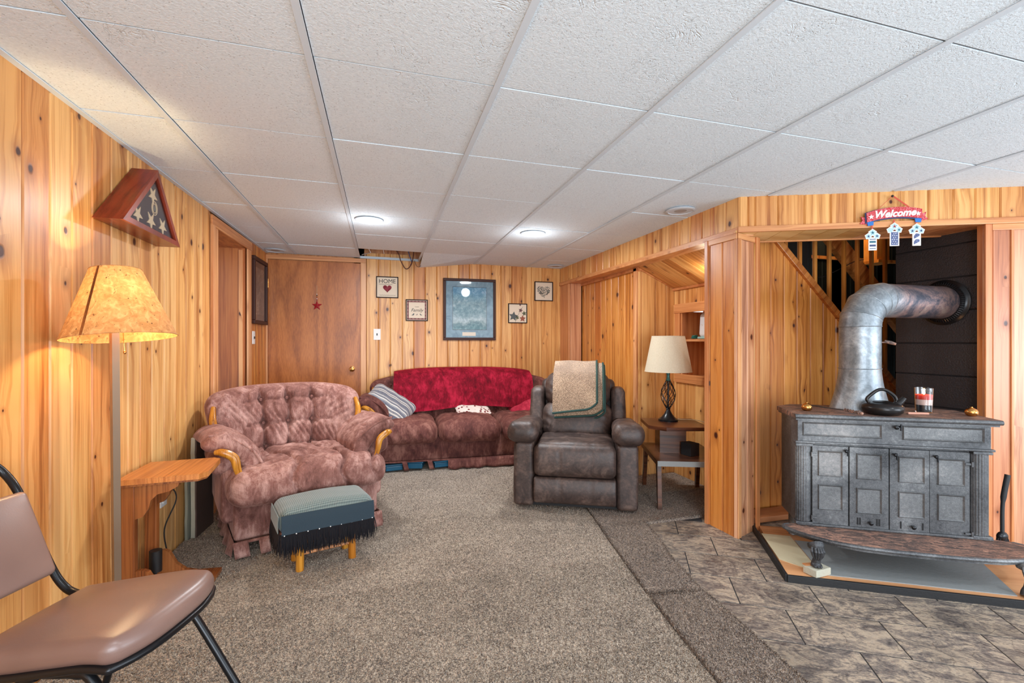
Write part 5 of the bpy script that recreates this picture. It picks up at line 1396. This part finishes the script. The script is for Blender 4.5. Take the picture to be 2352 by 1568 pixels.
MB().ball(tuple(MS_ @ Vector((0, .115, -.004))), .007, 6).build('pin', M['cord_black'], wsn, smooth=True)
for i, (xx, zt, hh, kd) in enumerate(((-.114, -.075, .105, 0), (.0, -.048, .115, 1), (.112, -.062, .108, 2))):
    MB().sheet(lambda u, v: tuple(MS_ @ Vector((xx+(v-.5)*.007, -.02-(-.02-zt)*u, -.0015))), 3, 1, .001).build('ribbon', M['ribbon'], wsn)
    Mt_ = MS_ @ Matrix.Translation((xx, zt, -.001)) @ Matrix.Rotation(R(-2.5), 4, 'Z')
    for q, (cx, cy, r_) in enumerate(((0, -.012, .023), (-.022, -.032, .020), (.022, -.032, .020))):
        MB().prism(starpoly(r_, .78, 5, pi/2), 0, .003, Mt_ @ Matrix.Translation((cx, cy, .0005*q))).build('burst', M['white_paint'], wsn)
        MB().prism(starpoly(r_*.8, .80, 5, pi/2), .003, .0038, Mt_ @ Matrix.Translation((cx, cy, .0005*q))).build('burst_print', M['pale_blue'], wsn)
        MB().prism(starpoly(r_*.5, .35, 5, pi/2), .0038, .0046, Mt_ @ Matrix.Translation((cx, cy, .0005*q))).build('star', M[('teal_print', 'navy', 'navy')[q] if i != 1 else ('red_star', 'pale_blue', 'teal_print')[q]], wsn)
    w_ = .032 if i != 1 else .036; y1 = -.038; y0_ = y1-(hh-.05)-.020
    MB().box((0, (y1+y0_)/2, .0018), (w_*1.35, y1-y0_, .0030), Mt_, ch=.0012).build('tag', M['white_paint'], wsn)
    mid = (y1+y0_)/2; hh2 = (y1-y0_)
    if kd == 0:
        for k, (dy, th_, mt) in enumerate(((.028, .004, 'navy'), (.013, .011, 'teal_print'), (-.008, .011, 'navy'), (-.025, .004, 'navy'))):
            MB().box((0, mid+dy-.002, .0038), (w_, th_, .001), Mt_).build('print_stripe', M[mt], wsn)
    elif kd == 1:
        MB().box((0, mid-.001, .0038), (w_, hh2-.012, .001), Mt_).build('print_field', M['glit_navy'], wsn)
        for r0 in range(6):
            for c0 in range(3 if r0 % 2 else 2):
                MB().prism(starpoly(.0032, .45), .0044, .005, Mt_ @ Matrix.Translation(((c0-(1 if r0 % 2 else .5))*.011, mid+.027-.011*r0, 0))).build('star', M['white_paint'], wsn)
    else:
        for dy in (.014, -.018):
            MB().prism([(-.014, dy-.014), (.014, dy+.002), (.014, dy+.014), (-.004, dy+.016), (-.014, dy+.004)], .0038, .0044, Mt_ @ Matrix.Translation((0, mid, 0))).build('print_stripe', M['glit_navy'], wsn)

# ------------------------------------------------------------ hearth pad and stove, in the stove's own frame
O = EN(1.3165, 2.83)
MH = Matrix.Translation((O[0], O[1], 0)) @ Matrix.Rotation(th, 4, 'Z')
pad = thing('hearth_pad', 'raised tan hearth pad with chipped black edge boards under the stove', 'hearth', (O[0], O[1], 0), th)
MB().prism([(-.55, -.255), (1.2, -.255), (1.2, .12), (.40, .22), (.05, .28), (-.10, .40), (-.52, .40)], 0.0, .030).build('plywood_base', M['plywood'], pad)
MB().box((.325, -.262, .0165), (1.76, .014, .037), ch=.002).build('edge_board', M['black_matte'], pad)
MB().box((-.557, .08, .0165), (.014, .68, .037), ch=.002).build('edge_board', M['black_matte'], pad)
MB().prism([(-.38, -.21), (.40, -.215), (.48, .15), (-.38, .2)], .030, .034).build('cement_board', M['cement'], pad)
MB().prism([(-.54, -.08), (-.385, -.20), (-.385, .26), (-.54, .26)], .030, .033).build('dusty_board', M['tan_dust'], pad)
tag(MB().box((2.50, 2.560, .020), (.46, .14, .034), ch=.003).build('back_ledge', M['plywood']), 'low wooden ledge on the floor behind the left side of the stove', 'ledge')

sv = thing('cast_iron_stove', 'grey black cast iron parlour stove with panelled folding doors on the hearth pad', 'stove', (O[0], O[1], 0), th)
I_ = M['iron']
MB().prism([(-.425, .012), (.425, .012), (.425, .30), (.36, .36), (-.36, .36), (-.425, .28)], .205, .77).build('body', I_, sv)
TP = [(-.445, -.02), (.470, -.02), (.470, .33), (.38, .41), (-.34, .41), (-.445, .30)]
MB().prism(TP, .776, .800).build('top_plate', M['rust'], sv)
MB().prism([(x*.985, y*.96+.006) for x, y in TP], .766, .776).build('top_moulding', I_, sv)
tp = sv.children[-2]
MB().tube([(-.445, -.018, .788), (.470, -.018, .788)], .0125, 10).build('top_edge', I_, sv, smooth=True)
MB().box((0.002, .006, .7085), (.86, .022, .115), ch=.003).build('frieze', I_, sv)
def raised(x0, x1, z0, z1, y, par, b=.010):
    w, h = x1-x0, z1-z0
    t = MB()
    # bevelled frame moulding around a sunk field
    o_, i_ = [(x0, z0), (x1, z0), (x1, z1), (x0, z1)], [(x0+b, z0+b), (x1-b, z0+b), (x1-b, z1-b), (x0+b, z1-b)]
    m_ = [(x0+b*.4, z0+b*.4), (x1-b*.4, z0+b*.4), (x1-b*.4, z1-b*.4), (x0+b*.4, z1-b*.4)]
    vs = [(p[0], y, p[1]) for p in o_]+[(p[0], y-.007, p[1]) for p in m_]+[(p[0], y-.001, p[1]) for p in i_]
    fs = []
    for a, c in ((0, 4), (4, 8)):
        for k in range(4): fs.append((a+k, a+(k+1) % 4, c+(k+1) % 4, c+k))
    fs.append((8, 9, 10, 11)); t.add(vs, fs)
    return t.build('raised_panel', M['iron_worn'], par)
for a, b in ((-.405, -.035), (.055, .405)): raised(a, b, .682, .757, -.005, sv)
MB().box((0, .0, .648), (.885, .040, .012), ch=.004).build('ledge_moulding', I_, sv)
MB().box((0, .002, .208), (.87, .040, .012), ch=.003).build('sill', I_, sv)
for x in (-.400, .392):
    pr_ = []
    for k in range(57):
        a = pi+pi*k/56; r = .037-.0028*max(0, math.cos(a*18))
        pr_.append((r*math.cos(a), r*math.sin(a)*.75))
    MB().prism(pr_, .222, .628, Matrix.Translation((x, .012, 0))).build('fluted_column', I_, sv)
    MB().box((x, .006, .634), (.082, .05, .014), ch=.003).build('column_cap', I_, sv); MB().box((x, .006, .214), (.082, .05, .014), ch=.003).build('column_base', I_, sv)
dx_ = [-.360, -.186, -.004, .174, .346]
def knob(x, z, y, par, s=1.0):
    MB().lathe([(.004, 0), (.004, .012), (.009*s, .016), (.010*s, .022), (.006*s, .027), (.001, .028)], 12, Matrix.Translation((x, y, z)) @ Matrix.Rotation(R(90), 4, 'X')).build('knob', M['black_metal'], par, smooth=True)
for i in range(4):
    a, b = dx_[i]+.002, dx_[i+1]-.002; yo = (.002, -.001, -.001, .004)[i]
    dr = MB().box(((a+b)/2, yo, .422), (b-a, .014, .420), ch=.002).build('door', I_, sv)
    c = (a+b)/2+(.0, .0, .008, .006)[i]; zz = (.0, -.004, -.008, -.010)[i]
    raised(c-.059, c+.059, .470+zz, .606+zz, yo-.007, dr); raised(c-.059, c+.059, .290+zz, .426+zz, yo-.007, dr)
    if i in (0,): kx, kz = b-.016, .612
    elif i in (2, 3): kx, kz = a+.018, .606
    else: kx = None
    if kx is not None:
        knob(kx, kz, yo-.006, dr); MB().box((kx+.004, yo-.03, kz-.012), (.006, .010, .026), Matrix.Identity(4), ch=.002).build('latch_lever', M['black_metal'], dr)
    if i in (1, 2):
        for sx_ in ((-.052, -.041, .036, .047) if i == 1 else (-.046, .050)):
            MB().box((c+sx_, yo-.0075, .248-.003*i), (.006, .003, .036)).build('air_slot', M['black_joint'], dr)
        knob(c+.002, .246-.003*i, yo-.006, dr, 1.1)
knob(.020, .752-.004, -.006, sv, 1.2)
MB().box((.038, -.03, .748), (.006, .01, .034), ch=.002).box((.030, -.02, .752), (.022, .008, .008), ch=.002).build('draft_handle', M['black_metal'], sv)
for x in (-.362, .350):
    for z in (.585 if x < 0 else .575, .245 if x < 0 else .225):
        MB().tube([(x, -.012, z-.012), (x, -.012, z+.012)], .005, 8).box((x+(.012 if x < 0 else -.016), -.010, z), (.026, .006, .010), ch=.002).build('hinge', I_, sv, smooth=False)
# hearth shelf with its curved front
sh_ = [(-.43, .01), (-.47, .0), (-.500, -.02), (-.500, -.05), (-.46, -.105), (-.40, -.16), (-.32, -.205), (-.22, -.235), (-.1, -.248), (.1, -.252), (.22, -.248), (.34, -.235), (.43, -.205), (.50, -.15), (.54, -.09), (.55, -.03), (.52, .0), (.47, .01)]
def shp(k): return [((x-.02)*k+.02, y*k) for x, y in sh_]
MB().prism(shp(1.0), .186, .200).build('hearth_shelf', M['rust'], sv)
MB().prism(shp(.985), .172, .186).build('shelf_rim', I_, sv)
shp_e = interp([(x, y, .192) for x, y in sh_[1:-1]], 4)
MB().tube(shp_e, .0105, 8).build('shelf_edge', I_, sv, smooth=True)
for x, pb in ((-.41, .070), (.44, .034)):
    L0 = [(x, -.195, .178), (x+.002, -.210, .158), (x+.004, -.216, .135), (x+.003, -.212, pb+.040), (x, -.208, pb+.018), (x, -.212, pb+.004)]
    rl = [.036, .037, .034, .029, .024, .020, .0175, .016, .0155, .016, .017, .018, .019, .0205, .022, .024, .025, .025]
    P_ = interp(L0, 4); lg = MB().tube(P_, [rl[min(len(rl)-1, int(i*len(rl)/len(P_)))] for i in range(len(P_))], 14)
    for k in range(-2, 3):
        lg.tube([(x+.011*k, -.232+.003*k*k, .168), (x+.013*k, -.244+.003*k*k, .150), (x+.010*k, -.238+.002*k*k, .128), (x+.005*k, -.228, .108)], [.006, .0075, .006, .003], 8)
    for k in (-1, 0, 1): lg.ball((x+.012*k, -.230, pb+.008), .009, 6, (1, 1.3, .8))
    lg.build('ornate_leg', I_, sv, smooth=True)
for x in (-.36, .36): MB().tube([(x, .30, .034), (x, .30, .21)], .022, 12).build('rear_leg', I_, sv, smooth=True)
bk = MB().box((0, 0, .0), (.105, .07, .036), ch=.004).build('paver_block', M['plaster']); bk.matrix_world = MH @ Matrix.Translation((-.405, -.205, .050)) @ Matrix.Rotation(R(35), 4, 'Z'); tag(bk, 'pale paver block under the left front leg of the stove', 'block')
sm_ = MB().box((0, 0, 0), (.08, .022, .005)).build('wood_shim', M['plywood']); sm_.matrix_world = MH @ Matrix.Translation((-.425, -.190, .070)) @ Matrix.Rotation(R(20), 4, 'Z'); tag(sm_, 'thin wood shim on the paver block under the stove leg', 'shim')

# stove pipe
pc = EN(1.295, 3.10)
sp_ = thing('stove_pipe', 'grey steel stove pipe rising from the stove and turning into the black block wall', 'stove pipe', (pc[0], pc[1], .80))
def boot(A):
    z = A[:, 2]; return A
prof = []
mb = MB(); n = 40; rows = 12
vs = []
for r in range(rows+1):
    t = r/rows; s_ = (1-t)**1.6; rx = .101+.052*s_; ry = .101+.004*s_; offx = -.0*s_
    for k in range(n):
        a = 2*pi*k/n; vs.append((offx+rx*math.cos(a), ry*math.sin(a), .235*t))
fs = [(r*n+k, r*n+(k+1) % n, (r+1)*n+(k+1) % n, (r+1)*n+k) for r in range(rows) for k in range(n)]
mb.add(vs, fs, Matrix.Rotation(th, 4, 'Z')).build('boot', M['galv'], sp_, smooth=True, angle=180)
MB().tube([(0, 0, .225), (0, 0, .475)], .1005, 40, cap=False).build('pipe_section', M['galv'], sp_, smooth=True)
# gored elbow
Rb = .155; cxe = Rb; zc = .475
def gore(a0, a1, r, nm):
    P = []
    for a in (a0, a1): P.append((Rb-Rb*math.cos(a), 0, zc+Rb*math.sin(a)))
    mb = MB(); vs = []; n = 40
    for (px_, _, pz_), a in zip(P, (a0, a1)):
        for k in range(n):
            q = 2*pi*k/n; u = r*math.cos(q)/math.cos((a1-a0)/2) if False else r*math.cos(q)
            # ring in plane spanned by radial direction and y
            rd = Vector((-math.cos(a), 0, math.sin(a)))
            vs.append(Vector((px_, 0, pz_))+rd*u+Vector((0, 1, 0))*r*math.sin(q))
    mb.add(vs, [(k, (k+1) % n, n+(k+1) % n, n+k) for k in range(n)]).build(nm, M['galv'], sp_, smooth=True)
    MB().tube([tuple(v) for v in vs[n:]]+[tuple(vs[n])], .0028, 6).build('seam', M['galv'], sp_, smooth=True)
angs = [0, R(20), R(48), R(72), R(90)]
for a, b in zip(angs[:-1], angs[1:]): gore(a, b, .1015, 'elbow_gore')
xe, ze = Rb, zc+Rb
MB().tube([(xe-.01, 0, ze), (3.352-pc[0]-.02, 0, ze)], .099, 40, cap=False).build('pipe_section', M['galv'], sp_, smooth=True)
for z in (.235, .475): MB().tube([(.1015*math.cos(2*pi*k/40), .1015*math.sin(2*pi*k/40), z) for k in range(41)], .0028, 6).build('seam', M['galv'], sp_, smooth=True)
MB().tube([(xe, .1*math.cos(2*pi*k/40), ze+.1*math.sin(2*pi*k/40)) for k in range(41)], .0028, 6).build('seam', M['galv'], sp_, smooth=True)
Mc = Matrix.Translation((3.352-pc[0], 0, ze)) @ Matrix.Rotation(R(-90), 4, 'Y')
MB().lathe([(.101, 0), (.138, 0), (.139, .006), (.130, .012), (.122, .016), (.117, .024), (.112, .03), (.104, .03)], 48, Mc).build('wall_collar', M['black_metal'], sp_, smooth=True)
cr = MB()
for k in range(60):
    a = 2*pi*k/60; cr.tube([(.106*math.cos(a), .106*math.sin(a), .033), (.122*math.cos(a), .122*math.sin(a), .024)], .0032, 5, M=Mc)
cr.build('collar_ribs', M['black_metal'], sp_, smooth=True)
dv_ = Vector((pc[0], pc[1])).normalized()
hx = Vector((.80, -.60, 0)).normalized()
hb_ = hx*.098+Vector((0, 0, .385))
MB().tube([tuple(hb_), tuple(hb_+hx*.05)], .004, 8).tube([tuple(hb_+hx*.02+Vector((0, 0, .006))), tuple(hb_+hx*.05+Vector((.0, .0, -.002))), tuple(hb_+hx*.072+Vector((0, 0, -.010)))], [.008, .010, .007], 8).build('damper_handle', M['rust'], sp_, smooth=True)

# things on the stove
ST = .801
def onst(e, n, z=ST): p = EN(e, n); return (p[0], p[1], z)
kt = thing('kettle', 'squat black iron kettle with an arched handle on the stove', 'kettle', onst(1.318, 2.903), R(-32))
MB().lathe([(.05, 0), (.072, .003), (.088, .014), (.095, .030), (.092, .046), (.078, .058), (.055, .063), (.03, .064), (.001, .064)], 40).build('body', M['kettle'], kt, smooth=True)
MB().lathe([(.04, .063), (.043, .067), (.03, .071), (.001, .073)], 32).build('lid', M['kettle'], kt, smooth=True)
MB().tube(interp([(-.062, 0, .060), (-.070, 0, .078), (-.056, 0, .098), (-.02, 0, .128), (.012, 0, .130), (.045, 0, .108), (.062, 0, .085), (.060, 0, .062)], 6), [.0075]*4+[.0085]*35+[.0075]*4, 10).build('handle', M['kettle'], kt, smooth=True)
MB().tube(interp([(.060, 0, .048), (.082, 0, .068), (.100, 0, .090)], 6), [.020-.0007*i for i in range(13)], 14).build('spout', M['kettle'], kt, smooth=True)
cn = thing('jar_candle', 'lit layered candle in a glass jar on the stove', 'candle', onst(1.575, 3.035))
MB().lathe([(.036, 0), (.037, .004), (.042, .135), (.0395, .135), (.0345, .006), (.001, .006)], 36).build('glass_jar', M['glass'], cn, smooth=True)
MB().lathe([(.0335, .007), (.036, .042), (.001, .042)], 30).build('black_layer', M['wax_black'], cn, smooth=True)
MB().lathe([(.0355, .042), (.037, .072), (.001, .072)], 30).build('white_layer', M['wax_white'], cn, smooth=True)
MB().lathe([(.0365, .072), (.0378, .098), (.03, .094), (.001, .092)], 30).build('red_layer', M['wax_red'], cn, smooth=True)
MB().tube([(0, 0, .09), (0, 0, .102)], .001, 5).build('wick', M['ink'], cn); MB().ball((0, 0, .110), .006, 8, (1, 1, 2.0)).build('flame', M['flame'], cn, smooth=True)
px_ = onst(1.575, 3.035); point('candle_light', (px_[0], px_[1], .925), 1.0, (1, .5, .2), .006)
for i, (e, n) in enumerate(((.972, 2.945), (1.738, 2.945))):
    t = thing('brass_knob', ('brass ball finial at the left front corner of the stove top', 'brass ball finial at the right front corner of the stove top')[i], 'finial', onst(e, n), group='brass finials on the stove')
    MB().lathe([(.014, 0), (.022, .004), (.027, .014), (.027, .024), (.021, .035), (.010, .041), (.006, .044), (.006, .047), (.001, .049)], 24).build('ball', M['brass'], t, smooth=True)
pk = thing('poker', 'iron fire poker with a twisted grip lying over the front edge of the stove top', 'poker', onst(1.08, 2.96, ST+.006), 0)
a_, b_ = Vector(onst(1.06, 3.16, 0)), Vector(onst(1.165, 2.765, 0)); dd = (b_-a_)
a2 = a_-Vector(onst(1.08, 2.96, 0))
f0 = [tuple(a2+dd*t+Vector((0, 0, z))) for t, z in ((0, .0), (.3, .004), (.6, .010), (.75, .014))]
MB().tube(f0, .0035, 8).build('rod', M['iron'], pk, smooth=True)
gp = [a2+dd*t+Vector((0, 0, .014+.0*t)) for t in np.linspace(.70, .93, 15)]
tw_ = MB()
for s in (0, pi):
    tw_.tube([tuple(p+Vector((.005*math.cos(s+i*1.1), .005*math.sin(s+i*1.1)*.5, .005*math.sin(s+i*1.1)))) for i, p in enumerate(gp)], .0045, 7)
tw_.ball(tuple(a2+dd*.955+Vector((0, 0, .014))), .012, 8).ball(tuple(a2+dd*1.0+Vector((0, 0, .012))), .008, 8).build('twisted_grip', M['rust'], pk, smooth=True)
mt_ = MB().box((0, 0, .005), (.098, .018, .010), ch=.002).build('lighter_stick', plain('pale_red_card', C(206, 150, 128), .6), loc=onst(1.500, 2.945), rz=R(-26)); tag(mt_, 'pale matchstick box lying in front of the candle', 'matchbox')
# ash brush leaning at the right of the stove
bb = thing('ash_brush', 'black handled hearth brush hanging beside the right side of the stove', 'brush', (0, 0, 0))
h0, h1, h2 = EN(1.905, 2.965), EN(1.875, 2.95), EN(1.86, 2.93)
MB().tube(interp([(h0[0], h0[1], .50), (h1[0], h1[1], .36), (h2[0], h2[1], .21)], 6), [.012]*6+[.0085]*7, 10).build('handle', M['black_matte'], bb, smooth=True)
MB().ball((h2[0], h2[1], .19), .032, 8, (1.0, .6, .8)).build('ferrule', M['black_metal'], bb, smooth=True)
br = MB()
for k in range(160):
    a = random.uniform(0, 6.28); r = .03*math.sqrt(random.random()); q = Vector((h2[0]+r*math.cos(a), h2[1]+r*.6*math.sin(a), .185)); e = q+Vector(((q.x-h2[0])*.9+.01, (q.y-h2[1])*.9, -.105+random.uniform(-.02, .02)))
    br.tube([tuple(q), tuple(e)], [.002, .001], 4)
o = br.build('bristles', M['fringe'], bb); o['kind'] = 'stuff'
